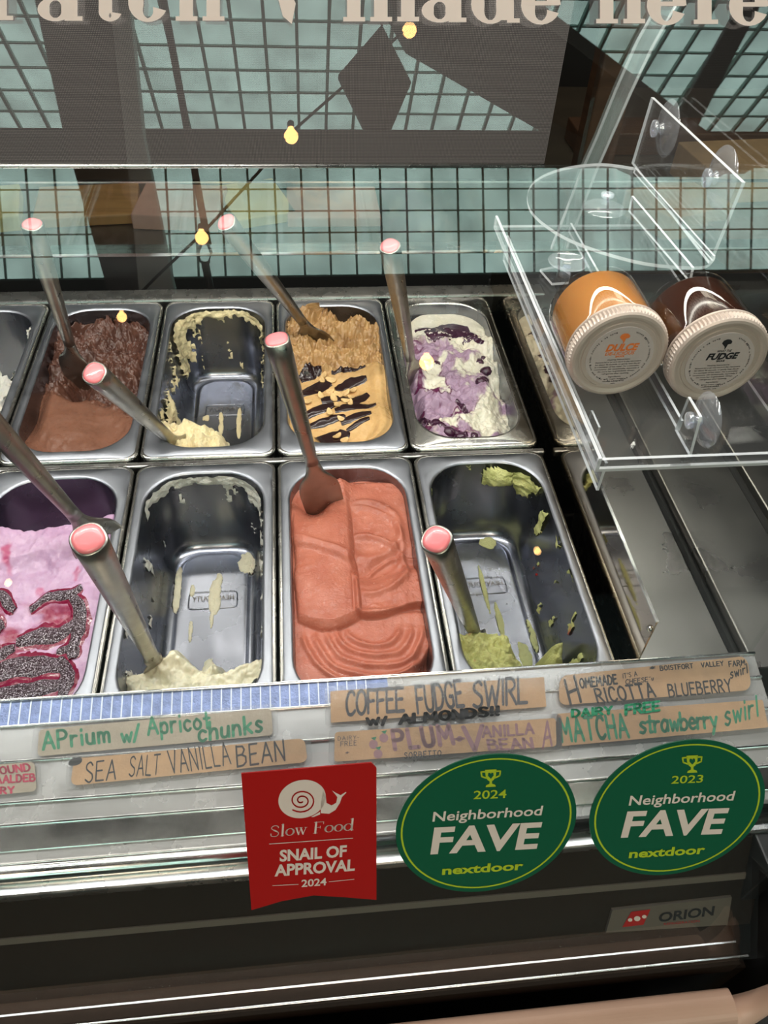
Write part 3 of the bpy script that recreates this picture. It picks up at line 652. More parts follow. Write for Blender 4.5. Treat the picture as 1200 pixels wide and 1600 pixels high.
def field(name, key, fz_, fc, m, label, nx=110, ny=230, cut=None, group='portions of gelato in the pans'):
    """gelato surface as a height field that follows the basin walls; s, t in -1..1 (t=1 at the back), heights from the rim"""
    S, T = np.meshgrid(np.linspace(-1, 1, nx), np.linspace(-1, 1, ny))
    Z = fz_(S, T)
    hw, hl, r = inner(Z)
    Y = T * hl
    over = np.clip(np.abs(Y) - (hl - r), 0, r)
    W = hw - (r - np.sqrt(np.maximum(r*r - over*over, 0)))
    X = S * W
    colr = fc(S, T, X, Y, Z)
    keep = np.ones_like(Z, bool) if cut is None else ~cut(S, T, X, Y, Z)
    keep &= Z > -.1168
    idx = -np.ones(Z.shape, int)
    F = []
    q = keep[:-1, :-1] & keep[1:, :-1] & keep[:-1, 1:] & keep[1:, 1:]
    used = np.zeros_like(keep)
    for d in ((0, 0), (1, 0), (0, 1), (1, 1)): used[d[0]:ny-1+d[0], d[1]:nx-1+d[1]] |= q
    idx[used] = np.arange(used.sum())
    V = np.stack([X[used], Y[used], Z[used]], 1)
    jj, ii = np.nonzero(q)
    F = np.stack([idx[jj, ii], idx[jj, ii+1], idx[jj+1, ii+1], idx[jj+1, ii]], 1)
    # skirt: drop the open border down so that the body has thickness
    from collections import Counter
    ec = Counter(); 
    for f in F:
        for a, b_ in ((f[0], f[1]), (f[1], f[2]), (f[2], f[3]), (f[3], f[0])): ec[(a, b_)] += 1
    bd = [e for e in ec if (e[1], e[0]) not in ec]
    cc = colr[used]; nv = len(V); mp = {}; EV = []; EC = []; EF = []
    for a, b_ in bd:
        for p in (a, b_):
            if p not in mp: mp[p] = nv + len(EV); EV.append((V[p][0]*.97, V[p][1]*.985, max(V[p][2] - .03, -.1178))); EC.append(cc[p])
        EF.append((b_, a, mp[a], mp[b_]))
    V2 = list(map(tuple, V)) + EV; c2 = np.vstack([cc, np.array(EC).reshape(-1, 3)]) if EV else cc
    c_, r_, _ = PANS[key]
    root = meshobj(name, V2, [tuple(f) for f in F] + EF, m, None, True, colr=c2)
    root.location = pc(c_, r_)
    tag(root, label, 'gelato', group)
    return root
def hfun(fz_, s, t):
    z = float(fz_(np.array([[s]]), np.array([[t]]))[0, 0]); hw, hl, r = inner(z); y = t * hl
    ov = min(max(abs(y) - (hl - r), 0), r); w = hw - (r - math.sqrt(max(r*r - ov*ov, 0)))
    return A(s * w, y, z)
def drape(name, fz_, path, wfun, h, m, parent, n=46, k=8, seed=0):
    """a ribbon of sauce laid on a height field: path in (s,t)"""
    P = smooth_pts([A(*p) for p in path], max(2, n // max(1, len(path) - 1))); rings = []
    for i, p in enumerate(P):
        t = P[min(i+1, len(P)-1)] - P[max(i-1, 0)]; t = t / (np.linalg.norm(t) + 1e-9); nn = A(-t[1], t[0])
        w = wfun(i / (len(P) - 1)) * (1 + .35 * float(fbm(np.array(i*.23 + seed*3.7), np.array(seed*1.3)))); ring = []
        for j in range(k + 1):
            a = -1 + 2 * j / k; q = p + nn * A(1, 2.35 ** -1) * a * w
            q = np.clip(q, -.97, .97); v = hfun(fz_, q[0], q[1]); v[2] += h * math.sqrt(max(0, 1 - a*a)) - .0006; ring.append(v)
        rings.append(ring)
    b = MB(); b.loft(rings, False, False, closed=False); return b.build(name, m, parent, True)

def smears(name, key, dens, fc, m, parent=None, label=None, thick=.006, zlo=-.108, sc=1.0, seed=0, lump=0.0):
    """remnants stuck to the basin walls (noise islands with real thickness)"""
    K = 12; N = 260; MZ = 90
    zs = np.linspace(-.0035, zlo, MZ)
    ths = []
    base = np.array(rr(HW, HL, .05, 16, 40)); d = np.r_[0, np.cumsum(np.hypot(*np.diff(np.vstack([base, base[:1]]), axis=0).T))]
    u = np.linspace(0, d[-1], N, endpoint=False)
    V = np.zeros((MZ, N, 3)); T_ = np.zeros((MZ, N))
    for k, z in enumerate(zs):
        hw, hl, r = [float(q) for q in inner(z)]; lp = np.array(rr(hw, hl, r, 16, 40)); lp = np.vstack([lp, lp[:1]])
        x = np.interp(u, d, lp[:, 0]); y = np.interp(u, d, lp[:, 1])
        n1 = fbm(u*55*sc + seed*11, z*26*sc + seed, 0, 5) + .5 * fbm(u*170*sc, z*70*sc + seed*3, 2.0, 3)
        th = (n1 + dens(x, y, z)) ; T_[k] = np.clip(th * 3.0, -1, 1)
        L = np.hypot(x / hw, y / hl); nrm = np.stack([-x / hw * (np.abs(x) > hw * .6), -y / hl * (np.abs(y) > (hl - r))], 1); nrm /= (np.linalg.norm(nrm, axis=1, keepdims=True) + 1e-6)
        off = thick * np.sqrt(np.clip(T_[k], 0, 1)) * np.clip(1 + 2.2*fbm(x*150 + y*150, z*150, 5., 3) + lump * dens(x, y, z), .2, 4) + .0003 - .0012 * (T_[k] <= 0)
        V[k, :, 0] = x + nrm[:, 0] * off; V[k, :, 1] = y + nrm[:, 1] * off; V[k, :, 2] = z
    keep = T_ > -.06
    F = []; q = keep[:-1] & keep[1:] & np.roll(keep, -1, 1)[:-1] & np.roll(keep, -1, 1)[1:]
    used = np.zeros_like(keep); kk, ii = np.nonzero(q); i2 = (ii + 1) % N
    for a, b_ in ((kk, ii), (kk+1, ii), (kk, i2), (kk+1, i2)): used[a, b_] = True
    if not len(kk): return None
    idx = -np.ones(keep.shape, int); idx[used] = np.arange(used.sum())
    F = np.stack([idx[kk, ii], idx[kk, i2], idx[kk+1, i2], idx[kk+1, ii]], 1)
    Vv = V[used]; cr = fc(Vv[:, 0], Vv[:, 1], Vv[:, 2])
    o = meshobj(name, Vv, F, m, parent, True, colr=cr); o['kind'] = 'stuff'; return o
def floor_smears(name, key, blobs, colr, m, parent=None, thick=.003, seed=0, base=-.1185):
    """islands on the basin floor: blobs = (x, y, rx, ry, strength)"""
    nx, ny = 130, 330; X, Y = np.meshgrid(np.linspace(-.052, .052, nx), np.linspace(-.143, .143, ny))
    D = -np.ones_like(X) * .6
    for (x, y, a, b_, s) in blobs: D = np.maximum(D, s - ((X-x)/a)**2 - ((Y-y)/b_)**2)
    T_ = D + 1.5 * fbm(X*90 + seed*5, Y*60 + seed*7, 1.5, 4)
    Z = base + .0012 + thick * np.sqrt(np.clip(T_, 0, 1)) * (1 + 1.0 * fbm(X*250, Y*250, 3., 3)) - .0015 * (T_ <= 0)
    keep = T_ > -.08; q = keep[:-1, :-1] & keep[1:, :-1] & keep[:-1, 1:] & keep[1:, 1:]
    used = np.zeros_like(keep); jj, ii = np.nonzero(q)
    if not len(jj): return None
    for a, b_ in ((jj, ii), (jj+1, ii), (jj, ii+1), (jj+1, ii+1)): used[a, b_] = True
    idx = -np.ones(keep.shape, int); idx[used] = np.arange(used.sum())
    F = np.stack([idx[jj, ii], idx[jj, ii+1], idx[jj+1, ii+1], idx[jj+1, ii]], 1)
    V = np.stack([X[used], Y[used], Z[used]], 1); o = meshobj(name, V, F, m, parent, True, colr=np.tile(colr, (len(V), 1))); o['kind'] = 'stuff'; return o

# B chocolate: torn dark back, glossy smooth front
def zB(S, T):
    front = sstep(-.10, -.38, T + .22*S + .12*fbm(S*3, T*3))
    rough = -.026 + .055*fbm(S*3+2, T*7, 1., 5) + .012*ridge(S*5, T*11, 2., 4) - .008 + .012*sstep(.4, .95, S)*sstep(-.2, .5, T) - .034*np.exp(-((S+.35)/.22)**2 - ((T+.05)/.26)**2) + .018*np.exp(-((S+.8)/.2)**2 - ((T-.35)/.25)**2)
    sm = -.014 + .004*np.sin(4*S + 6*T + 3*fbm(S*2, T*3)) + .006*fbm(S*1.6, T*3, 4., 2) - .020*sstep(-.6, -1., S)*sstep(-.95, -.3, T) + .0035*ridge(S*1.5+T*1.2, T*5, 6., 2)
    return np.minimum(rough*(1-front) + sm*front, .010)
def cB(S, T, X, Y, Z):
    f = sstep(-.10, -.38, T + .22*S + .12*fbm(S*3, T*3)); n = .5 + fbm(S*6, T*12, 3.)
    return lerp(lerp(C3(62, 38, 32), C3(104, 68, 54), np.clip(n, 0, 1)), C3(122, 82, 64), f)
gB = field('chocolate_gelato', 'B', zB, cB, M['g_smooth'], 'dark chocolate gelato, torn rough at the back and glossy in front', 140, 300)
# D coffee with fudge stripes and almonds
def zD(S, T):
    f = sstep(.12, -.08, T - .08*S + .10*fbm(S*3, T*3, 5.)); 
    rough = -.024 + .050*fbm(S*3, T*7, 2., 5) + .022*ridge(S*5, T*12, 3., 4) + .012*sstep(-.2, -.8, S)*sstep(1., .3, T) - .03*sstep(.80, 1., T)*sstep(-.1, .5, S)
    sm = -.010 + .0050*np.sin(9*T + 2.2*S + 2*fbm(S*2, T*2)) + .006*sstep(.6, .8, S)*sstep(1., .85, S) + .006*fbm(S*2, T*4, 2., 3) + .003*ridge(S*1.5, T*4, 1., 2)
    return np.minimum(rough*(1-f) + sm*f, .014)
def cD(S, T, X, Y, Z):
    f = sstep(.12, -.08, T - .08*S + .10*fbm(S*3, T*3, 5.)); n = np.clip(.5 + 1.4*fbm(S*5, T*10, 7.), 0, 1)
    r = lerp(C3(140, 104, 66), C3(190, 152, 100), n); ch = sstep(.26, .34, fbm(S*6+3, T*12, 9., 3)); r = lerp(r, C3(70, 44, 36), ch)
    return lerp(r, C3(208, 168, 112), f)
gD = field('coffee_gelato', 'D', zD, cD, M['g_smooth'], 'tan coffee gelato with dark fudge stripes and almond flakes', 140, 300)
stripes = [([(-.75, -.10), (-.45, .0), (-.3, .02)], .10), ([(-.1, -.02), (.3, .02), (.62, .05)], .05), ([(-.8, -.36), (-.5, -.26), (-.28, -.16), (-.12, -.12)], .12), ([(-.05, -.22), (.3, -.14), (.62, -.10)], .09),
  ([(-.35, -.46), (.0, -.40), (.3, -.42), (.62, -.30)], .10), ([(-.8, -.62), (-.4, -.56), (-.1, -.50)], .08), ([(-.1, -.58), (.3, -.52), (.72, -.50)], .08), ([(-.75, -.74), (-.4, -.70), (-.1, -.66), (.1, -.66)], .07), ([(.0, -.72), (.3, -.66), (.6, -.62)], .07), ([(.1, -.80), (.35, -.74), (.55, -.70)], .05), ([(-.6, -.90), (-.3, -.88), (.0, -.86), (.05, -.80)], .12)]
for i, (p, w) in enumerate(stripes):
    drape('fudge_stripe', zD, p, lambda q, w=w: 1.3 * w * (.35 + .9 * math.sin(math.pi * min(1, q * .75 + .12))), .0022, M['s_fudge'], gD, seed=i)
def flake_mesh():
    V = []; F = []; n = 12
    for z in (0, .0012):
        for k in range(n): a = 2*math.pi*k/n; V.append((.0075*math.cos(a), .0048*math.sin(a)*(1 - .25*math.cos(a)), z + .0008*math.cos(2*a)))
    F = [tuple(range(n))[::-1], tuple(range(n, 2*n))] + [(i, (i+1) % n, n+(i+1) % n, n+i) for i in range(n)]
    me = bpy.data.meshes.new('almond_flake'); me.from_pydata(V, [], F); me.materials.append(M['almond']); me.update(); return me
fl = flake_mesh()
for (s, t) in [(-.25, -.04), (-.12, -.10), (-.30, -.10), (.15, -.30), (.25, -.38), (.0, -.36), (-.1, -.42), (.22, -.48), (-.05, -.52), (-.65, -.46), (-.2, -.60), (.0, -.68), (-.1, -.86), (.12, -.46), (-.35, -.38), (.32, -.24), (-.15, -.28), (.05, -.92)]:
    o = bpy.data.objects.new('almond_flake', fl); col.objects.link(o); o.parent = gD
    v = hfun(zD, s, t); o.location = (v[0], v[1], v[2] + .002); o.rotation_euler = (random.uniform(-.3, .3), random.uniform(-.3, .3), random.uniform(0, 3)); k = random.uniform(.7, 1.15); o.scale = (k, k, 1)
# E ricotta blueberry swirl
def zE(S, T): return -.018 + (.036*fbm(S*2.2+4, T*5, 8., 5) + .010*ridge(S*3, T*7, 2., 4)) * sstep(.85, .45, T) - .020*sstep(.55, 1., S)*sstep(.3, -.5, T) - .018*sstep(-.7, -1, S)
def cE(S, T, X, Y, Z):
    w = fbm(S*2.0 + 1.2*fbm(S*2, T*3, 1.), T*4.2 + 1.4*fbm(S*2+5, T*3, 2.), 3., 4); n = fbm(S*3+9, T*7, 6., 5)
    c = lerp(C3(218, 212, 188), C3(230, 226, 212), np.clip(.5 + n, 0, 1))
    stripe = 1 - np.clip(np.abs(w + .0) / .07, 0, 1); side = sstep(.35, -.6, S + .35*np.sin(3*T)) * sstep(.75, .4, T)
    fine = fbm(S*7 + 3*w, T*15 + 4*w, 4., 4)
    c = lerp(c, C3(140, 92, 146), np.clip(sstep(-.02, .14, -w + .10*side + .35*fine)*.75, 0, 1) * sstep(.66, .5, T)); c = lerp(c, C3(92, 22, 66), sstep(.38, .66, stripe*.9 + 1.9*fine)*.95*sstep(.66, .5, T)*(.25 + .75*side))
    return c
gE = field('blueberry_ricotta_gelato', 'E', zE, cE, M['g_wet'], 'white ricotta gelato swirled with purple blueberry', 140, 300)
for i, (p, w) in enumerate([([(-.62, .66), (-.4, .72), (-.2, .70)], .07), ([(-.4, .58), (.0, .64), (.35, .69), (.66, .70)], .34), ([(.25, .62), (.55, .54), (.62, .44)], .28), ([(.62, .50), (.74, .38), (.80, .34)], .08), ([(-.9, -.55), (-.7, -.74), (-.5, -.84)], .10), ([(-.5, -.86), (-.3, -.92), (-.12, -.94)], .12), ([(-.1, -.45), (.0, -.60), (.05, -.66)], .06)]):
    drape('blueberry_syrup', zE, p, lambda q, w=w: w*(.45 + .75*math.sin(math.pi*min(1, q*.9+.08))), .0012, M['berry'], gE, seed=i+40)
for i, (s, t, r_) in enumerate([(.12, .68, .006), (.70, -.02, .010), (.62, -.12, .009), (.50, -.22, .009), (.62, .12, .008), (-.45, -.86, .010), (-.25, -.92, .009), (.05, -.96, .006), (-.62, -.74, .008), (-.30, .12, .007), (.82, -.88, .007), (.75, .2, .006)]):
    v = hfun(zE, s, t) - A(0, 0, r_*.45); b = MB(); rings = []
    b.loft(lathe([(.001, -r_), (r_*.7, -r_*.7), (r_, 0), (r_*.8, r_*.55), (.001, r_*.75)], v, (random.uniform(-.4, .4), random.uniform(-.4, .4), 1), 12)); b.build('blueberry', M['berry'], gE, True)
# F lilac berry gelato
def zF(S, T):
    hole = sstep(.50, .62, T + .10*fbm(S*4, T*4) - .10*sstep(.5, 1., S))
    body = -.020 + .014*sstep(.1, .45, T) + .014*fbm(S*2.4, T*4, 3., 4) + .008*ridge(S*2, T*5, 4., 3)*sstep(0, .2, T) - .006*sstep(-.05, -.2, T)
    return body*(1-hole) + (-.085 + .02*fbm(S*5, T*5))*hole
def cF(S, T, X, Y, Z):
    n = fbm(S*3, T*6, 5., 4); c = lerp(C3(186, 146, 180), C3(200, 168, 196), np.clip(.5 + n*1.5, 0, 1)); p = sstep(.16, .26, fbm(S*3.5+2, T*7, 8., 3)) * sstep(-.05, .1, T)
    c = lerp(c, C3(176, 40, 96), p*.85); 
    m = sstep(-.02, .10, .10 - np.abs(fbm(S*1.6 + .8, T*6.5, 2.5, 4))*.9 + .03) * sstep(-.02, -.12, T) * sstep(.78, .66, S + .05*np.sin(20*T))
    c = lerp(c, C3(140, 22, 62), m * .95)
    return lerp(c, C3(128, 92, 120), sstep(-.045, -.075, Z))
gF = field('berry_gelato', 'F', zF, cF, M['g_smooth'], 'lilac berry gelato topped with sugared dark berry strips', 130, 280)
for i, (p, w) in enumerate([([(-.95, .00), (-.6, .02), (-.4, -.08), (-.3, -.12)], .12), ([(-.1, -.10), (.15, -.02), (.5, -.02), (.66, .04)], .13), ([(-.95, -.26), (-.6, -.20), (-.45, -.26)], .17), ([(-.2, -.34), (.1, -.30), (.4, -.30), (.66, -.20)], .22), ([(.50, -.02), (.66, -.12), (.70, -.28), (.66, -.42)], .16),
   ([(-.95, -.46), (-.5, -.44), (-.2, -.38)], .17), ([(.45, -.44), (.66, -.42), (.7, -.5)], .14), ([(-.95, -.62), (-.5, -.58), (-.1, -.53), (.35, -.54), (.64, -.56)], .26), ([(-.95, -.80), (-.4, -.76), (.2, -.72), (.62, -.70)], .24), ([(.5, -.5), (.68, -.62), (.70, -.8)], .16)]):
    drape('berry_sauce', zF, p, lambda q, w=w: w*1.12*(.5 + .6*math.sin(math.pi*min(1, q*.9+.05))), .0016, M['s_berry'], gF, seed=i)
    drape('sugared_berry_strip', zF, p, lambda q, w=w: w*.74*(.5 + .6*math.sin(math.pi*min(1, q*.9+.05))), .0036, M['s_berry_dark'], gF, seed=i+20)
# H plum sorbetto: smooth folded salmon
def fold(S, T, s0, t0, ang, w, h): 
    d = (S - s0)*math.cos(ang) + (T - t0)*2.3*math.sin(ang); return h * sstep(-w, 0, d) * (1 - sstep(0, .06, d))
def zH(S, T):
    S = S + .16*fbm(S*1.3, T*3, 9., 3); T = T + .07*fbm(S*1.5, T*3, 5., 3)
    z = -.014 + .007*fbm(S*1.4, T*3, 2., 2) + .0010*ridge(S*7, T*14, 4., 3)
    lobe = np.clip(1 - np.abs((S + .46)/.50)**3, 0, 1)                      # the long rounded lobe at the left
    end = np.clip(1 - np.maximum(0, (-.30 - T - .10*np.cos(3*(S + .45)))/.06), 0, 1)
    z += .013*np.sqrt(lobe)*np.sqrt(end)*sstep(.72, .35, T)
    e1 = T - (.30 - .24*(S + .9)); z += .006*np.exp(-(e1/.035)**2)*sstep(-.02, -.10, S) + .006*sstep(0, .04, e1)*sstep(.05, -.05, S)*sstep(.9, .6, T)
    for (cx, cy, r0, w, h) in ((.25, .42, .62, .07, .004), (.20, .08, .62, .06, .005), (.1, .30, .78, .05, .003)):     # swooping arcs on the right
        d = np.hypot(S - cx, (T - cy)*2.33) - r0; z += h*np.exp(-(d/w)**2)*sstep(-.05, .15, S)*sstep(-.25, .05, T - cy + .2)
    e2 = T - .02 - .13*S + .05*np.cos(5*S); z -= .006*sstep(.10, .0, e2)*sstep(-.10, .0, S)*sstep(-.36, -.30, T) ; z += .0035*np.exp(-(e2/.018)**2)*sstep(-.1, .05, S)
    e3 = T + .33 + .05*np.sin(4*S + .6); pad = sstep(-.012, .012, e3)*sstep(.40, .25, e3)*sstep(-.08, .0, S); z += .011*pad + .0025*pad*ridge(S*6, T*12, 3., 3)
    for k in range(5):
        d = np.hypot((S - .20)*1.0, (T + .42)*2.33) - (.42 + .17*k); z += .0045*np.exp(-(d/.05)**2)*sstep(-.42, -.54, T)
    z += .016*np.exp(-((S + .15)/.22)**2 - ((T - .84)/.12)**2)*(.8 + fbm(S*6, T*14, 1., 4)) - .010*sstep(.88, 1, T) - .020*np.exp(-((S+.62)/.26)**2 - ((T-.72)/.16)**2)
    z -= .030*sstep(.70, 1.02, S)*sstep(-.58, -.78, T)
    return z
def cH(S, T, X, Y, Z):
    n = fbm(S*4, T*8, 3., 4); return lerp(C3(172, 96, 76), C3(188, 114, 92), np.clip(.5 + 1.5*n, 0, 1))
gH = field('plum_sorbetto', 'H', zH, cH, M['g_wet'], 'full pan of salmon pink plum sorbetto in smooth folds', 170, 360)
# C cream remnants
def zC(S, T):
    e = T + .14*S + .12*fbm(S*3, T*6, 1., 4)
    h = sstep(-.34, -.66, e)*sstep(.75, .10, S + .25*(T + .8)) ; h = np.maximum(h, .75*sstep(.30, -1.05, S)*sstep(-.28, -.7, T))
    return -.124 + .106*h + .040*fbm(S*4, T*9, 5., 5)*np.clip(h*2, 0, 1)
def one(c): return lambda *a: np.tile(c, tuple(a[0].shape) + (1,))
cream = C3(238, 222, 176)
gC = field('cream_gelato', 'C', zC, one(cream), M['g_rough'], 'last scoop of yellow cream gelato at the front of an emptied pan', 110, 240)
smears('wall_smear', 'C', lambda x, y, z: -.34 + .40*(y > .09)*np.exp(-((z + .008)/.016)**2) + .30*(x < -.03)*np.exp(-((z+.05)/.05)**2) + .12*np.exp(-((z+.085)/.012)**2) + .12*(y > .09), lambda x, y, z: np.tile(cream, (len(x), 1)), M['g_rough'], gC, seed=1)
floor_smears('floor_smear', 'C', [(-.005, .02, .006, .045, .5), (.022, .03, .005, .05, .5), (-.03, .04, .012, .012, .3), (.0, -.085, .035, .025, .8), (.025, -.075, .02, .035, .6), (.005, -.04, .008, .03, .5)], cream, M['g_rough'], gC, seed=2)
# A white remnants
def zA(S, T): return -.11 + .085*sstep(.2, -.5, T + .2*fbm(S*4, T*4)) + .04*fbm(S*4, T*7, 2., 5)
gA = field('white_gelato', 'A', zA, one(C3(240, 238, 228)), M['g_rough'], 'white gelato remnants in the pan cut by the left photo edge', 110, 220)
smears('wall_smear', 'A', lambda x, y, z: -.30 + .40*(x > .05)*np.exp(-((z+.03)/.04)**2), lambda x, y, z: np.tile(C3(240, 238, 228), (len(x), 1)), M['g_rough'], gA, seed=4)
# G vanilla
def zG(S, T):
    h = sstep(-.46, -.60, T + .04*np.sin(5*S) + .06*fbm(S*3, T*6, 1.)); lump = np.exp(-((S+.34)/.30)**2 - ((T+.46)/.12)**2)
    return -.124 + .090*h + .085*lump*(1 - .6*h) + .030*fbm(S*3.5, T*8, 6., 5)*np.clip(2*(h + lump), 0, 1) + .0045*np.sin(5*S + 26*T + 4*fbm(S*2, T*4, 2.))*h + .050*np.exp(-((S-.16)/.20)**2 - ((T+.42)/.12)**2)*(.7+fbm(S*6,T*9,1.))
van = C3(226, 220, 192)
gG = field('vanilla_gelato', 'G', zG, one(van), M['g_smooth'], 'pale vanilla gelato left at the front of the emptied front row pan', 130, 280)
wsm = C3(216, 214, 204)
smears('wall_smear', 'G', lambda x, y, z: -.36 + .58*(y > .10)*np.exp(-((z+.006)/.014)**2) + .30*(x < -.05)*(y < .06)*np.exp(-((z+.05)/.045)**2) + .30*(x > .05)*np.exp(-((z+.01)/.03)**2) + .16*(y > .12), lambda x, y, z: np.tile(wsm, (len(x), 1)), M['g_rough'], gG, seed=5, thick=.0035)
floor_smears('floor_smear', 'G', [(.002, .062, .008, .030, .9), (.006, .090, .007, .015, .6), (.0, .030, .004, .02, .5), (-.026, .075, .005, .012, .5), (-.024, .015, .004, .02, .5), (-.044, .08, .006, .045, .6), (.04, .115, .014, .02, .6), (.0, -.055, .010, .035, .7)], van, M['g_rough'], gG, seed=6)
# I matcha with strawberry
def zI(S, T):
    h = np.exp(-np.maximum(0, (S + .35)/.42)**2*1.0 - np.maximum(0, (T + .50)/.15)**2); lo = sstep(-.48, -.60, T)*sstep(.62, .5, S)
    c2 = np.exp(-((S-.76)/.17)**4 - ((T+.56)/.11)**4)
    return -.124 + .082*h + .034*lo + .072*c2 + .050*fbm(S*4.5, T*10, 2., 5)*np.clip(h*2 + lo + c2, 0, 1)
def cI(S, T, X, Y, Z):
    c = lerp(C3(176, 178, 104), C3(214, 214, 144), np.clip(.5 + 1.6*fbm(S*5, T*9, 2.), 0, 1)); return lerp(c, C3(190, 60, 50), sstep(.30, .36, fbm(S*7+1, T*12, 6., 3)))
gI = field('matcha_gelato', 'I', zI, cI, M['g_rough'], 'green matcha gelato with red strawberry bits in the nearly empty pan', 130, 280)
def cIs(x, y, z): return lerp(lerp(np.tile(C3(188, 190, 118), (len(x), 1)), C3(222, 222, 150), sstep(-.1, .2, fbm(x*120, y*120, z*120, 3))), C3(186, 34, 30), np.clip(sstep(.06, .14, fbm(x*60+3, y*40, z*60, 3))*((x > .05)*(y < .06)) + (y > .1)*sstep(-.040, -.050, z)*(x > 0.01)*(z > -.062), 0, 1))
smears('wall_smear', 'I', lambda x, y, z: -.38 + .36*(y > .10)*(x > -.03)*np.exp(-((z+.008)/.03)**2) + .60*np.exp(-((x-.030)/.020)**2)*(y > .1)*np.exp(-((z+.020)/.022)**2) + .26*(x > .05)*(y < .1) - .1*(y > .1)*(x < .0) + .20*(x < -.05)*(y > .09)*np.exp(-((z+.01)/.02)**2), cIs, M['g_rough'], gI, seed=8, lump=3.0)
floor_smears('floor_smear', 'I', [(.0, .05, .004, .05, .5), (.01, .0, .005, .04, .5), (.03, -.05, .010, .03, .5), (.045, -.02, .006, .03, .5), (.035, -.10, .016, .03, .7), (.02, .13, .016, .012, .7)], C3(196, 198, 140), M['g_rough'], gI, seed=9)

# ------------------------------------------------------------------ spades
def spade(label, cap_uv, depth, base_uv, base_z, side=(1, 0, 0), r0=.0122, blade=.075, bw=.026, cat='spatula', seat=None):
    """long-handled gelato spade: flared tube handle, pink plug, flat curved blade"""
    a = CP + ray(*cap_uv) * depth; e = onz(base_uv[0], base_uv[1], base_z)
    t = thing('gelato_spade', label, cat, 'gelato spades standing in the pans'); t.location = a
    ax = e - a; Lh = np.linalg.norm(ax); ax /= Lh
    sd = np.array(side, float); sd -= ax * np.dot(sd, ax); sd /= np.linalg.norm(sd); up = np.cross(ax, sd)
    def ring(d, w, h, n=28, c=(0, 0)):
        o = ax * d + up * c[1]; return [o + sd * w * math.copysign(abs(math.cos(q))**.85, math.cos(q)) + up * h * math.copysign(abs(math.sin(q))**.85, math.sin(q)) for q in [2*math.pi*i/n for i in range(n)]]
    hl = Lh - blade
    b = MB(); b.loft([ring(.0, r0*.93, r0*.93), ring(.0006, r0, r0), ring(.02, r0*.97, r0*.97), ring(hl*.35, r0*.86, r0*.86), ring(hl*.7, r0*.70, r0*.70), ring(hl*.93, r0*.58, r0*.56), ring(hl, r0*.60, r0*.46)]); b.build('handle', M['handle_steel'], t, True)
    b = MB(); b.loft([ring(-.0022, r0*.30, r0*.30), ring(-.0018, r0*.66, r0*.66), ring(-.0006, r0*.86, r0*.86), ring(.004, r0*.88, r0*.88)]); b.build('end_plug', M['pink_cap'], t, True)
    secs = smooth_pts([A(hl - .001, r0*.60, r0*.46, 0), A(hl + blade*.10, r0*.72, r0*.40, 0), A(hl + blade*.22, bw*.50, r0*.26, .001), A(hl + blade*.36, bw*.82, .0020, .0015), A(hl + blade*.55, bw*.98, .0013, .0010), A(hl + blade*.85, bw, .0011, .0005), A(hl + blade*1.12, bw*.96, .0010, -.002), A(hl + blade*1.26, bw*.80, .0009, -.003), A(hl + blade*1.32, bw*.55, .0008, -.004)], 4)
    b = MB(); b.loft([ring(s_[0], s_[1], s_[2], c=(0, s_[3])) for s_ in secs]); b.build('blade', M['handle_steel'], t, True)
    return t
spade('steel spade with pink plug standing in the dark chocolate gelato', (50, 350), .90, (128, 600), -.035, (.9, -.35, 0))
spade('steel spade with pink plug leaning over the chocolate pan into the cream pan', (147, 583), .80, (300, 715), -.075, (.5, .8, 0), .0128)
spade('steel spade with pink plug stuck in the rear of the coffee gelato', (353, 347), .93, (505, 545), -.035, (.8, -.2, .2))
spade('steel spade with pink plug standing in the salmon pink sorbetto', (432, 530), .76, (507, 790), -.012, (1, .1, 0), .0128, .070, .024)
spade('steel spade with pink plug standing in the purple swirled gelato', (609, 384), .90, (650, 610), -.045, (.7, .7, 0))
spade('steel spade entering from the left photo edge into the lilac gelato', (-60, 610), .68, (175, 870), -.035, (.7, .5, 0), .0128, .08, .030)
spade('steel spade with large pink plug stuck in the vanilla gelato', (138, 842), .535, (250, 1050), -.055, (.8, .5, 0), .0125, .05, .016)
spade('steel spade with pink plug leaning in the matcha pan', (682, 843), .59, (750, 1010), -.075, (.6, .8, 0), .0118, .05, .016)

# ------------------------------------------------------------------ flavour cards in the rails
def rquad(tl, tr, br, bl, r, P, lift, N, n=6):
    """rounded card outline from its four image corners on a plane"""
    Q = [P(*p) + N * lift for p in (tl, tr, br, bl)]
    X = (Q[1] - Q[0]); Y = (Q[3] - Q[0]); w = np.linalg.norm(X); h = np.linalg.norm(Y); out = []
    f = lambda a, b: Q[0]*(1-a)*(1-b) + Q[1]*a*(1-b) + Q[2]*a*b + Q[3]*(1-a)*b
    for cx, cy, a0 in ((1 - r/w, r/h, -90), (1 - r/w, 1 - r/h, 0), (r/w, 1 - r/h, 90), (r/w, r/h, 180)):
        for k in range(n + 1):
            a = math.radians(a0 + 90*k/n); out.append(f(cx + r/w*math.cos(a), cy + r/h*math.sin(a)))
    return out
def card(label, quad, r, lift, m='kraft', grow=9):
    t = thing('flavour_card', label, 'card', 'handwritten flavour cards in the front rails')
    P = rquad(*quad, r, Lp, lift, LN); b = MB(); b.prism(P, -LN * .0007); b.build('card_paper', M[m], t)
    g = grow; (a, b_), (c, d), (e, f), (h, i) = quad
    P = rquad((a-g, b_-g*.8), (c+g, d-g*.8), (e+g, f+g*.7), (h-g, i+g*.7), r + .003, Lp, lift + .0006, LN); b = MB(); b.prism(P, -LN * .0001); b.build('laminate', M['laminate'], t)
    return t
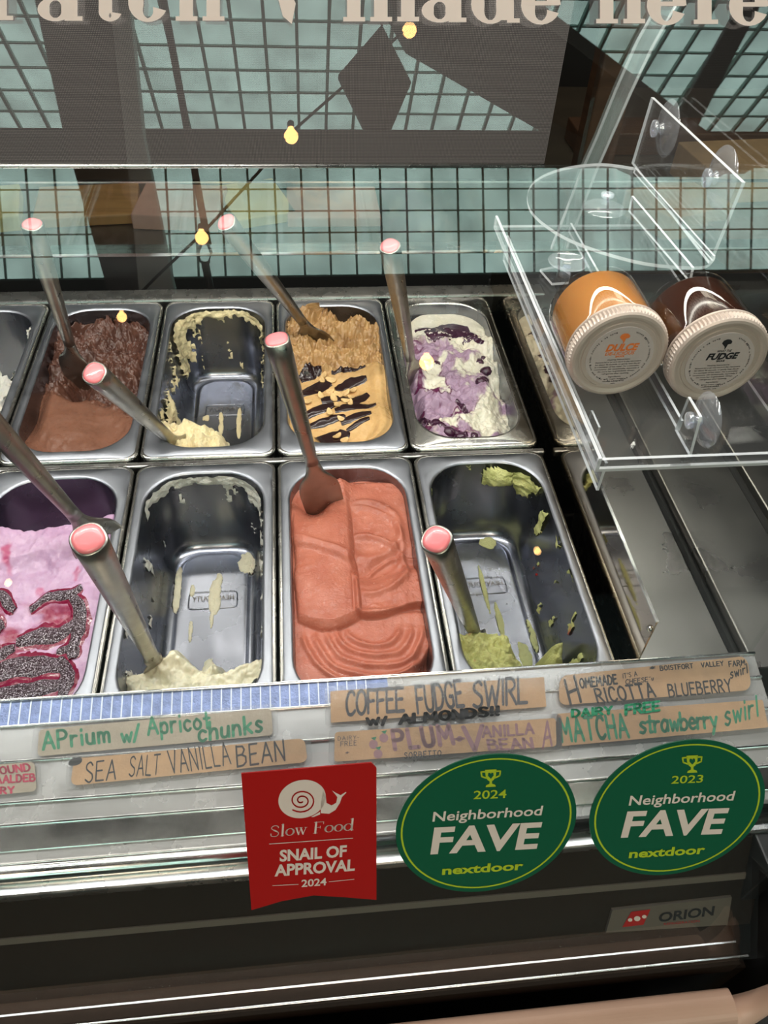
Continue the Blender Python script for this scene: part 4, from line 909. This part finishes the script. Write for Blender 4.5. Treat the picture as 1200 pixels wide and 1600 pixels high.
def mk(t, s, a, b, c, m, lift, w=.13, gap=.2): return marker('lettering', s, Lp(*a), Lp(*b), Lp(*c), M[m], t, LN, lift + .0003, w, gap)
t = card('kraft card lettered in green, aprium with apricot chunks', ((63, 1141), (424, 1108), (427, 1150), (60, 1183)), .004, .0035, 'kraft_gray')
mk(t, 'APrium', (70, 1172), (175, 1160), (68, 1146), 'ink_green', .0035, .17); mk(t, 'w/', (192, 1162), (220, 1157), (191, 1139), 'ink_green', .0035, .17, .1)
mk(t, 'Apricot', (233, 1149), (330, 1139), (231, 1123), 'ink_green', .0035, .17); mk(t, 'chunks', (312, 1160), (411, 1144), (311, 1133), 'ink_green', .0035, .17)
t = card('kraft card lettered in black, sea salt vanilla bean', ((118, 1187), (476, 1155), (481, 1192), (112, 1229)), .006, .0045)
mk(t, 'SEA', (135, 1224), (183, 1218), (137, 1194), 'ink_black', .0045, .09); mk(t, 'SALT', (203, 1215), (250, 1211), (206, 1184), 'ink_black', .0045, .09)
mk(t, 'VANILLA', (268, 1210), (362, 1195), (263, 1176), 'ink_black', .0045, .09); mk(t, 'BEAN', (372, 1199), (447, 1189), (370, 1168), 'ink_black', .0045, .10); mk(t, "'", (118, 1206), (123, 1205), (118, 1190), 'ink_black', .0045, .5)
t = card('kraft card lettered in black capitals, coffee fudge swirl with almonds', ((516, 1082), (848, 1060), (852, 1106), (517, 1131)), .001, .0045)
mk(t, 'COFFEE', (541, 1119), (631, 1112), (541, 1083), 'ink_gray', .0045, .16, .12); mk(t, 'FUDGE', (652, 1115), (724, 1104), (648, 1076), 'ink_gray', .0045, .16, .12); mk(t, 'SWIRL', (738, 1108), (822, 1099), (738, 1068), 'ink_gray', .0045, .14, .12)
mk(t, 'W/', (574, 1136), (604, 1134), (573, 1125), 'ink_black', .0068, .26); mk(t, 'ALMONDS!!', (624, 1134), (778, 1120), (624, 1120), 'ink_black', .0068, .26)
t = card('brown card lettered in black, homemade ricotta blueberry', ((873, 1058), (1164, 1027), (1171, 1080), (871, 1104)), .008, .0045)
mk(t, 'H', (890, 1104), (906, 1097), (880, 1065), 'ink_black', .0045, .13); mk(t, 'OMEMADE', (905, 1077), (962, 1070), (903, 1063), 'ink_black', .0045, .24); mk(t, "IT'S A", (971, 1062), (993, 1058), (970, 1055), 'ink_black', .0045, .16); mk(t, 'CHEESE:)', (975, 1071), (1018, 1066), (975, 1064), 'ink_black', .0045, .16)
mk(t, 'RICOTTA', (932, 1100), (1022, 1090), (926, 1079), 'ink_black', .0045, .16); mk(t, 'BLUEBERRY', (1043, 1091), (1140, 1082), (1040, 1072), 'ink_black', .0045, .15)
mk(t, '*', (1013, 1049), (1021, 1048), (1013, 1043), 'ink_black', .0045, .16); mk(t, 'BOISTFORT', (1029, 1050), (1080, 1046), (1028, 1043), 'ink_black', .0045, .2); mk(t, 'VALLEY', (1093, 1045), (1127, 1042), (1092, 1038), 'ink_black', .0045, .2); mk(t, 'FARM', (1136, 1044), (1161, 1041), (1135, 1036), 'ink_black', .0045, .2); mk(t, 'swirl', (1138, 1062), (1165, 1053), (1137, 1048), 'ink_black', .0045, .15)
t = card('kraft card lettered in violet, plum and vanilla bean sorbetto', ((523, 1146), (866, 1124), (867, 1168), (522, 1192)), .003, .0055)
mk(t, 'DAIRY-', (528, 1159), (561, 1157), (528, 1153), 'ink_gray', .0055, .10, .3); mk(t, 'FREE', (532, 1168), (557, 1166), (532, 1161), 'ink_gray', .0055, .10, .3); mk(t, '+', (540, 1181), (545, 1180), (540, 1175), 'ink_tan', .0055, .2)
mk(t, 'PLUM', (617, 1173), (708, 1163), (612, 1144), 'ink_plum', .0055, .22, .25); mk(t, '+', (711, 1163), (723, 1162), (711, 1149), 'ink_plum', .0055, .25); mk(t, 'SORBETTO', (631, 1187), (688, 1183), (631, 1178), 'ink_gray', .0055, .14, .3)
mk(t, 'V', (725, 1175), (756, 1172), (722, 1138), 'ink_plum', .0055, .14); mk(t, 'ANILLA', (753, 1154), (832, 1148), (752, 1138), 'ink_plum', .0055, .2); mk(t, 'BEAN', (763, 1174), (832, 1171), (760, 1158), 'ink_plum', .0055, .2); mk(t, 'A', (846, 1170), (860, 1166), (846, 1132), 'ink_plum', .0055, .14)
for (u, v) in ((599, 1155), (583, 1165), (590, 1180)):
    meshobj('drawn_plum', [Lp(u + 7*math.cos(k*math.pi/8), v + 7*math.sin(k*math.pi/8)) + LN*.0058 for k in range(16)], [tuple(range(16))], M['ink_plum'], t)
    meshobj('drawn_leaf', [Lp(u + x, v + y) + LN*.0059 for x, y in ((0, -7), (5, -12), (2, -6), (-4, -10))], [(0, 1, 2, 3)], M['ink_green'], t)
t = card('kraft card lettered in green, dairy free matcha strawberry swirl', ((868, 1117), (1188, 1095), (1197, 1138), (868, 1168)), .002, .0045)
mk(t, 'DAIRY', (892, 1122), (953, 1117), (892, 1111), 'ink_green', .0050, .26); mk(t, 'FREE', (975, 1118), (1027, 1112), (975, 1104), 'ink_green', .0050, .26)
mk(t, 'MATCHA', (876, 1160), (980, 1152), (871, 1126), 'ink_green', .0045, .18); mk(t, 'strawberry', (998, 1147), (1118, 1138), (996, 1120), 'ink_green', .0045, .18, .1); mk(t, 'swirl', (1130, 1135), (1182, 1120), (1128, 1104), 'ink_green', .0045, .14)
t = card('short gray kraft card lettered in red at the left edge', ((-90, 1203), (56, 1191), (59, 1237), (-90, 1252)), .004, .0035, 'kraft_gray')
mk(t, 'ROUND', (-8, 1212), (50, 1205), (-10, 1201), 'ink_red', .0035, .22); mk(t, 'AALDEB', (-4, 1225), (57, 1221), (-4, 1214), 'ink_red', .0035, .24); mk(t, 'RRY', (-8, 1242), (24, 1240), (-8, 1232), 'ink_red', .0035, .24)

# ------------------------------------------------------------------ stickers and lettering on the front glass
def gshape(name, pts, m, parent, lift): return meshobj(name, [Gp(*p) + GN * lift for p in pts], [tuple(range(len(pts)))], M[m], parent)
def gline(name, pts, w, m, parent, lift):
    V = []; F = []; ribbon2d([A(*p) for p in pts], w, V, F); return meshobj(name, [Gp(*p) + GN * lift for p in V], F, M[m], parent)
def gtext(t, s, a, b, c, m, bold=.03): return printed('lettering', s, Gp(*a), Gp(*b), Gp(*c), M[m], t, GN, .0016, bold)
def oval(cx, cy, sx2, sxy, sy2, k=1.0, n=72):
    l11 = math.sqrt(sx2); l21 = sxy / l11; l22 = math.sqrt(sy2 - l21*l21)
    return [(cx + k*l11*math.cos(a), cy + k*(l21*math.cos(a) + l22*math.sin(a))) for a in [2*math.pi*i/n for i in range(n)]]
def fave(label, cx, cy, year, T):
    t = thing('award_sticker', label, 'sticker', 'round green stickers on the front glass')
    P = [Gp(*p) + GN*.0012 for p in oval(*T)]; b = MB(); b.prism(P, -GN*.0010); b.build('backing', M['stk_green'], t)
    o1 = oval(*T, k=.945); o2 = oval(*T, k=.925); n = len(o1)
    meshobj('border_ring', [Gp(*p) + GN*.0014 for p in o1 + o2], [(i, (i+1) % n, n + (i+1) % n, n + i) for i in range(n)], M['stk_lime'], t)
    return t
def trophy(t, u, v, s):
    g = lambda nm, pts, m='stk_lime', l=.0016: gshape(nm, [(u + x*s, v + y*s - x*s*.05) for x, y in pts], m, t, l)
    g('trophy_cup', [(-9, -13), (9, -13), (8, -3), (5, 3), (2, 5), (2, 9), (7, 11), (8, 14), (-8, 14), (-7, 11), (-2, 9), (-2, 5), (-5, 3), (-8, -3)])
    for sgn in (-1, 1): gline('trophy_handle', [(u + sgn*x*s, v + y*s - sgn*x*s*.05) for x, y in ((8, -10), (15, -10), (14, -3), (7, 0))], 2.4*s, 'stk_lime', t, .0016)
    g('heart', [(0, 1), (-4.5, -4), (-4, -8), (-1.5, -8.5), (0, -6.5), (1.5, -8.5), (4, -8), (4.5, -4)], 'stk_green', .0019)
t = fave('round green sticker with white lettering, dated 2024, beside the red sticker', 0, 0, 0, (759, 1284, 141**2, -2500, 107.5**2))
trophy(t, 766, 1213, 1.0)
gtext(t, '2024', (739, 1246), (790, 1244), (740, 1233), 'stk_lime', .01); gtext(t, 'Neighborhood', (675, 1281), (845, 1271), (677, 1266), 'stk_white', .015)
gtext(t, 'FAVE', (672, 1331), (838, 1322), (678, 1291), 'stk_white', .028); gtext(t, 'nextdoor', (690, 1364), (816, 1356), (691, 1351), 'stk_lime', .03)
t = fave('round green sticker with white lettering, dated 2023, nearest the right edge', 0, 0, 0, (1057, 1260, 137**2, -3300, 105.5**2))
trophy(t, 1080, 1191, 1.0)
gtext(t, '2023', (1047, 1222), (1096, 1220), (1049, 1210), 'stk_lime', .01); gtext(t, 'Neighborhood', (981, 1256), (1144, 1248), (984, 1241), 'stk_white', .015)
gtext(t, 'FAVE', (969, 1305), (1126, 1299), (979, 1266), 'stk_white', .028); gtext(t, 'nextdoor', (981, 1338), (1099, 1331), (983, 1325), 'stk_lime', .03)
def slow_food(t):
    """light high-contrast serif words, drawn stem by stem"""
    x = 0; V = []; F = []
    TK, TN = .13, .035
    def st(pts, w, sm=False):
        P = [A(*p) + A(x, 0) for p in pts]; ribbon2d(smooth_pts(P) if sm else P, w, V, F)
    def ser(cx, y, w=.2): st([(cx - w/2, y), (cx + w/2, y)], TN)
    def o(): 
        n = 20
        for k in range(n):
            a0, a1 = 2*math.pi*k/n, 2*math.pi*(k+1)/n; w = TN + (TK - TN)*abs(math.cos((a0+a1)/2))**1.5
            st([(.27 + .25*math.cos(a0), .31 + .31*math.sin(a0)), (.27 + .25*math.cos(a1), .31 + .31*math.sin(a1))], w)
    for ch in 'Slow Food':
        if ch == 'S': st([(.52, .78), (.5, .9), (.32, 1), (.12, .92), (.08, .74), (.25, .58)], .06, True); st([(.25, .58), (.42, .46)], .12); st([(.42, .46), (.55, .3), (.48, .07), (.28, 0), (.08, .08), (.05, .28)], .06, True); x += .72
        elif ch == 'l': st([(.1, 0), (.1, 1.05)], TK); ser(.1, 0); ser(.06, 1.04, .14); x += .32
        elif ch == 'o': o(); x += .64
        elif ch == 'w': st([(.05, .62), (.22, 0)], .10); st([(.22, 0), (.36, .6)], TN); st([(.34, .62), (.52, 0)], .10); st([(.52, 0), (.68, .62)], TN); ser(.06, .62); ser(.35, .62); ser(.68, .62, .16); x += .84
        elif ch == 'F': st([(.12, 0), (.12, 1)], TK); ser(.12, 0, .28); st([(0, 1), (.62, 1)], TN); st([(.62, 1), (.62, .8)], TN); st([(.12, .52), (.42, .52)], TN); st([(.42, .62), (.42, .42)], TN); x += .76
        elif ch == 'd': o(); st([(.52, 0), (.52, 1.05)], TK); ser(.58, 0, .14); ser(.46, 1.04, .14); x += .7
        else: x += .38
    place2d('lettering', V, F, Gp(422, 1305), Gp(553, 1294), Gp(423, 1288), x, 1.0, M['stk_white'], t, GN, .0016)
t = thing('award_sticker', 'red banner sticker with a white snail and notched lower edge', 'sticker')
P = [Gp(*p) + GN*.0012 for p in [(377, 1207), (393, 1420), (440, 1406), (490, 1397), (540, 1400), (588, 1404), (588, 1198), (580, 1190)]]
b = MB(); b.prism(P, -GN*.0010); b.build('backing', M['stk_red'], t)
gshape('snail_shell', oval(472, 1246, 37**2, -120, 30**2), 'stk_white', t, .0015)
gshape('snail_body', [(505, 1234), (501, 1250), (501, 1268), (514, 1269), (524, 1263), (531, 1252), (534, 1243), (541, 1236), (540, 1235), (532, 1240), (526, 1237), (519, 1233), (527, 1243), (525, 1252), (518, 1256), (510, 1252), (509, 1242)], 'stk_white', t, .0015)
gshape('snail_foot', [(486, 1274), (500, 1266), (500, 1270), (490, 1274)], 'stk_white', t, .0015)
gline('shell_spiral', [(471 + (3 + 19*k/46)*math.cos(k*.30 + 1), 1248 + (2.5 + 16*k/46)*math.sin(k*.30 + 1)) for k in range(47)], 2.2, 'stk_red', t, .0018)
slow_food(t); gline('rule', [(421, 1316), (551, 1307)], 1.0, 'stk_white', t, .0016)
gtext(t, 'SNAIL OF', (437, 1343), (541, 1335), (437, 1326), 'stk_white', .035); gtext(t, 'APPROVAL', (429, 1366), (554, 1357), (429, 1349), 'stk_white', .035); gtext(t, '2024', (471, 1383), (510, 1380), (471, 1372), 'stk_white', .02)
gline('rule', [(426, 1381), (466, 1379)], .8, 'stk_white', t, .0016); gline('rule', [(514, 1375), (553, 1371)], .8, 'stk_white', t, .0016)
# large serif lettering; the letters stand upright on the glass, cut by the top of the photo
t = thing('window_lettering', 'pale pink serif lettering on the glass along the top', 'lettering')
def G2(*p): return p
def letter(ch, u, base, h=92, k=1.0):
    """heavy serif lower-case letters, drawn as filled shapes; u = left edge in the photo, base = baseline"""
    S_ = h / 92 * k; polys = []
    box = lambda x0, y0, x1, y1: polys.append([(x0, y0), (x1, y0), (x1, y1), (x0, y1)])
    def arc(cx, cy, rx, ry, a0, a1, w0, w1, n=22):
        o = []; i_ = []
        for q in range(n + 1):
            a = math.radians(a0 + (a1 - a0)*q/n); f = abs(math.cos(a)); w = w1 + (w0 - w1)*f
            o.append((cx + rx*math.cos(a), cy + ry*math.sin(a))); i_.append((cx + (rx - w)*math.cos(a), cy + (ry - w*.62)*math.sin(a)))
        polys.append(o + i_[::-1])
    if ch == 'r': box(6, 0, 28, 60); box(0, 0, 38, 7); arc(32, 42, 22, 20, 60, 170, 14, 10)
    if ch == 'a': box(44, 6, 64, 50); box(56, 0, 72, 7); box(44, 0, 60, 10); arc(30, 18, 28, 19, 0, 360, 19, 7); arc(36, 44, 27, 18, 0, 170, 18, 8)
    if ch == 't': box(10, 12, 31, 84); box(0, 54, 42, 61); arc(28, 15, 18, 16, 180, 345, 20, 9)
    if ch == 'c': arc(32, 29, 31, 31, 40, 335, 24, 9)
    if ch in 'hnm':
        n = 3 if ch == 'm' else 2
        for q in range(n):
            x = q * 42; box(x + 6, 0, x + 27, 92 if (ch == 'h' and q == 0) else 46); box(x, 0, x + 34, 7)
            if q: arc(x + 5, 42, 22, 19, 0, 180, 21, 9)
    if ch == 'd': box(46, 4, 67, 92); box(56, 0, 76, 7); arc(30, 29, 30, 31, 0, 360, 21, 8)
    if ch == 'e': arc(32, 29, 31, 31, 0, 335, 22, 9); box(10, 28, 60, 35)
    if ch == 'v': polys.append([(0, 62), (22, 58), (34, 30), (28, -2), (14, 10)])
    b = MB()
    for p in polys:
        P = [Gp(u + x*S_, base - y*S_) for x, y in p]
        # keep the letters at true scale on the sheet: lay them out in the glass plane
        lift_ = .0012 + .00012 * (len(b.m) % 7 + len(b.v) * .0005)
        b.add([q + GN*lift_ for q in P] , [tuple(range(len(P)))] if len(P) < 8 else [(i, i+1, len(P)-2-i, len(P)-1-i) for i in range(len(P)//2 - 1)])
    return b.build('letter', M['vinyl_letter'], t)
for ch, u, base in [('r', -16, 32), ('a', 58, 33), ('t', 145, 33), ('c', 200, 33), ('h', 275, 33), ('v', 428, 36), ('m', 536, 34), ('a', 656, 35), ('d', 735, 36), ('e', 812, 37), ('h', 930, 37), ('e', 1008, 38), ('r', 1082, 38), ('e', 1136, 39)]:
    letter(ch, u, base)

# ------------------------------------------------------------------ clear acrylic shelves with suction cups
def slab(name, poly, ext, parent):
    b = MB(); b.prism(poly, ext, 0, 1); return b.build(name, None, parent, mats=[M['acrylic'], M['acrylic_edge']])
def suction(c, ax, r, parent):
    b = MB(); b.loft(lathe([(r, 0), (r*.98, .0008), (r*.7, .0035), (r*.35, .0055), (r*.22, .006)], c, ax, 32, A(0, 1, .01)), False, True); o = b.build('suction_cup', M['cup_vinyl'], parent, True)
    ax = np.array(ax, float); c2 = np.array(c) + ax*.006
    b = MB(); b.loft(lathe([(r*.20, 0), (r*.22, .001), (r*.15, .003), (r*.15, .007), (r*.30, .008), (r*.30, .011), (r*.12, .012)], c2, ax, 20, A(0, 1, .01))); b.build('nub', M['cup_nub'], o, True)
    return o
XE = .628
us = thing('clear_shelf', 'upper clear acrylic bracket with a rounded shelf and two large suction cups', 'shelf', 'clear shelves on the end glass')
XP = .612
pa = [onx(u, v, XP) for u, v in ((1022, 152), (1165, 285), (1112, 412), (991, 255))]
slab('back_plate', pa, (-.0035, 0, 0), us)
zs_ = (pa[2][2] + pa[3][2]) / 2
arcp = [(995, 262), (940, 255), (880, 262), (838, 280), (824, 305), (835, 335), (880, 368), (940, 392), (1010, 410), (1075, 416), (1105, 414), (1118, 402)]
arcp = [tuple(p) for p in smooth_pts([A(*p) for p in arcp], 4)]
slab('half_round_shelf', [onz(u, v, zs_) for u, v in arcp], (0, 0, -.0035), us)
slab('hinge_rib', [onx(u, v, XP - .010) for u, v in ((994, 262), (1118, 400), (1116, 408), (992, 270))], (-.002, 0, 0), us)
slab('lower_plate', [onx(u, v, XP - .045) for u, v in ((990, 306), (1085, 418), (1080, 440), (985, 330))], (-.0025, 0, 0), us)
suction(onx(1043, 201, XE - .001), (-1, 0, 0), .030, us); suction(onx(1128, 278, XE - .001), (-1, 0, 0), .030, us)
suction(onz(944, 326, zs_ - .012), (0, 0, 1), .024, us)
ls = thing('clear_tray', 'long clear acrylic tray with raised lips holding the two jars', 'tray', 'clear shelves on the end glass')
ZT = .22
c1, c0_ = onz(940, 733, ZT), onz(765, 352, ZT)
y0, y1, x0 = c1[1], c0_[1], (c1[0] + c0_[0]) / 2
slab('tray_floor', [A(x0, y0, ZT), A(XE - .002, y0, ZT), A(XE - .002, y1, ZT), A(x0, y1, ZT)], (0, 0, -.003), ls)
slab('side_lip', [A(x0, y0, ZT), A(x0, y1, ZT), A(x0, y1, ZT + .012), A(x0, y0, ZT + .012)], (.003, 0, 0), ls)
slab('front_lip', [A(x0, y0, ZT), A(XE - .002, y0, ZT), A(XE - .002, y0, ZT + .010), A(x0, y0, ZT + .010)], (0, .003, 0), ls)
slab('side_skirt', [A(x0 + .012, y0 + .01, ZT - .035), A(x0 + .012, y1 - .02, ZT - .035), A(x0 + .012, y1 - .02, ZT - .003), A(x0 + .012, y0 + .01, ZT - .003)], (.0025, 0, 0), ls)
cx_ = onz(1080, 690, ZT)[0]; cy_ = onz(1080, 690, ZT)[1]
slab('cup_bracket', [A(cx_ - .008, cy_ - .02, ZT + .002), A(cx_ - .008, cy_ + .014, ZT + .002), A(cx_ - .008, cy_ + .014, ZT + .038), A(cx_ - .008, cy_ - .012, ZT + .038)], (-.0025, 0, 0), ls)
suction((cx_ + .006, cy_, ZT + .024), (-1, 0, 0), .024, ls)
slab('divider', [A(cx_ - .008, cy_ + .014, ZT + .001), A(cx_ - .008, y1 - .02, ZT + .001), A(cx_ - .008, y1 - .02, ZT + .012), A(cx_ - .008, cy_ + .014, ZT + .012)], (.0025, 0, 0), ls)
p = onz(884, 424, ZT); suction(p + A(0, 0, .012), (0, 0, -1), .022, ls)
slab('cup_tab', [onz(u, v, ZT + .002) for u, v in ((843, 424), (862, 446), (888, 444), (890, 430), (872, 418))], (0, 0, .003), ls)
p = onx(925, 668, x0 + .02); slab('cup_bracket', [A(x0 + .02, p[1] - .012, ZT - .030), A(x0 + .02, p[1] + .012, ZT - .030), A(x0 + .02, p[1] + .012, ZT - .003), A(x0 + .02, p[1] - .012, ZT - .003)], (.002, 0, 0), ls)

# ------------------------------------------------------------------ jars lying on the tray
def jar(name, label, uv, sauce, word1, word2, ink, small):
    R = .0445; t = thing(name, label, 'jar', 'glass sauce jars on the clear tray')
    zc = ZT + .0008 + R; c = onz(uv[0], uv[1], zc); base = A(c[0], c[1] + .082, zc)
    t.location = (c[0], c[1], ZT)
    o = A(c[0], c[1], ZT); tilt = A(0, -1, 0.0); tilt /= np.linalg.norm(tilt); up = A(0, 0, 1)
    ctr = c - o; rgt = A(1, 0, 0)
    def L_(profile, n=64): return [[p for p in ring] for ring in lathe(profile, ctr, tilt, n, up)]
    b = MB(); b.loft(L_([(R*.60, -.0835), (R*.88, -.083), (R*.955, -.080), (R*.965, -.076), (R*.965, -.018), (R*.93, -.012), (R*.90, -.008)]), True, False); b.build('glass_body', M['jar_glass'], t, True)
    b = MB(); b.loft(L_([(R*.55, -.079), (R*.86, -.0785), (R*.915, -.074), (R*.915, -.018), (R*.88, -.010)])); b.build('sauce', M[sauce], t, True)
    # lid with knurled skirt
    prof = [(R*.97, -.0135), (R, -.0130), (R, -.0115), (R*.985, -.0105)]; b = MB(); n = 160; rings = []
    for rr_, h in [(R*.975, -.014), (R*1.0, -.0135), (R*1.0, -.0118), (R*.982, -.011)]: rings.append((rr_, h, 0))
    rings += [(R*.982, -.0105, .0007), (R*.982, -.0045, .0007), (R*.965, -.0022, 0), (R*.93, -.0006, 0), (R*.88, 0, 0), (R*.84, -.0004, 0), (R*.80, -.0012, 0), (R*.765, -.0012, 0), (R*.75, -.0004, 0), (R*.72, -.0004, 0), (R*.40, -.0004, 0)]
    out = []
    for rr_, h, k in rings:
        base_ = lathe([(1.0, h)], ctr, tilt, n, up)[0]; cc = ctr + tilt * h
        out.append([cc + (p - cc) * (rr_ + (k if i % 2 else -k)) for i, p in enumerate(base_)])
    b.loft(out, False, True); lid = b.build('lid', M['lid'], t, False)
    b = MB(); b.loft(L_([(R*.675, -.0006), (R*.675, .0002), (R*.30, .0002)], 48)); lb = b.build('lid_label', M['lid_label'], t)
    upv = A(0, -.0, 1); f = lambda x, y: ctr + rgt * x * R + upv * y * R + tilt * .0003
    # the print is turned a little with the lid
    ca, sa = math.cos(math.radians(2)), math.sin(math.radians(2)); g = lambda x, y: f(x*ca - y*sa, x*sa + y*ca)
    def pr_(s, x0_, x1_, y_, h, m, bold=0.0, sl=0.0): printed('lettering', s, g(x0_, y_), g(x1_, y_), g(x0_ + sl*h, y_ + h), M[m], lb, tilt, .0002, bold)
    if word1 == 'DULCE':
        pr_('DULCE', -.32, .30, .145, .15, ink, .05, .25); pr_('DE-LICIOUS', -.31, .27, .045, .075, ink, .02, .2); pr_('SAUCE', -.09, .09, -.01, .04, ink, .05)
    else:
        pr_('WHAT THE', -.14, .15, .245, .05, ink, .02, .2); pr_('FUDGE', -.31, .31, .08, .14, ink, .05, .25); pr_('SAUCE', -.08, .09, .02, .04, ink, .05)
    for k, s in enumerate(['Heating Instructions:', 'Remove lid to jar and warm in the microwave', 'for about 30 seconds, or gently heat the jar', 'in a saucepan of hot water. For a smoother', 'consistency, stir occasionally, especially if', 'the sauce has re-granulated. Always', 'refrigerate after opening.', 'Ingredients:'] + small):
        w = min(.46, len(s) * .0108); pr_(s, -w, w, -.075 - .056*k - (.02 if k > 6 else 0), .030, 'ink_black', .012)
    ring_t = 'Made in a factory with love and salt * handcrafted sauces and toppings * small batch'; n = len(ring_t)
    for i, ch in enumerate(ring_t):
        if ch == ' ': continue
        a = math.radians(108 + 324 * i / n); r_ = .60
        tx = A(-math.sin(a), math.cos(a)); rd = A(math.cos(a), math.sin(a)); P0 = rd*r_ ; w = .026
        q = lambda p: g(p[0], p[1]); printed('rim_letter', ch, q(P0 - tx*(-w/2)*-1), q(P0 + tx*w/2), q(P0 - tx*w/2 - rd*.035), M['ink_black'], lb, tilt, .0002, .02)
    tree = [(-.02, .37), (.0, .30), (.02, .37), (.03, .42), (.09, .43), (.10, .48), (.05, .53), (-.02, .54), (-.08, .51), (-.10, .45), (-.06, .41)]
    meshobj('tree_emblem', [g(*p) + tilt*.0003 for p in tree], [tuple(range(len(tree)))], M[ink], lb)
    return t
jar('sauce_jar', 'amber caramel sauce jar lying down, lid printed in orange', (968, 557), 'caramel', 'DULCE', '', 'ink_orange', ['milk, sugar, butter,', 'vanilla, baking soda,', 'salt'])
jar('sauce_jar', 'dark brown fudge sauce jar lying down, lid printed in black', (1124, 566), 'fudge', 'FUDGE', '', 'ink_black', ['heavy cream, sugar,', 'chocolate, butter,', 'vanilla, salt'])

# ------------------------------------------------------------------ lift everything to its height above the floor
for o in list(col.objects):
    if o.parent is None: o.location.z += LIFT
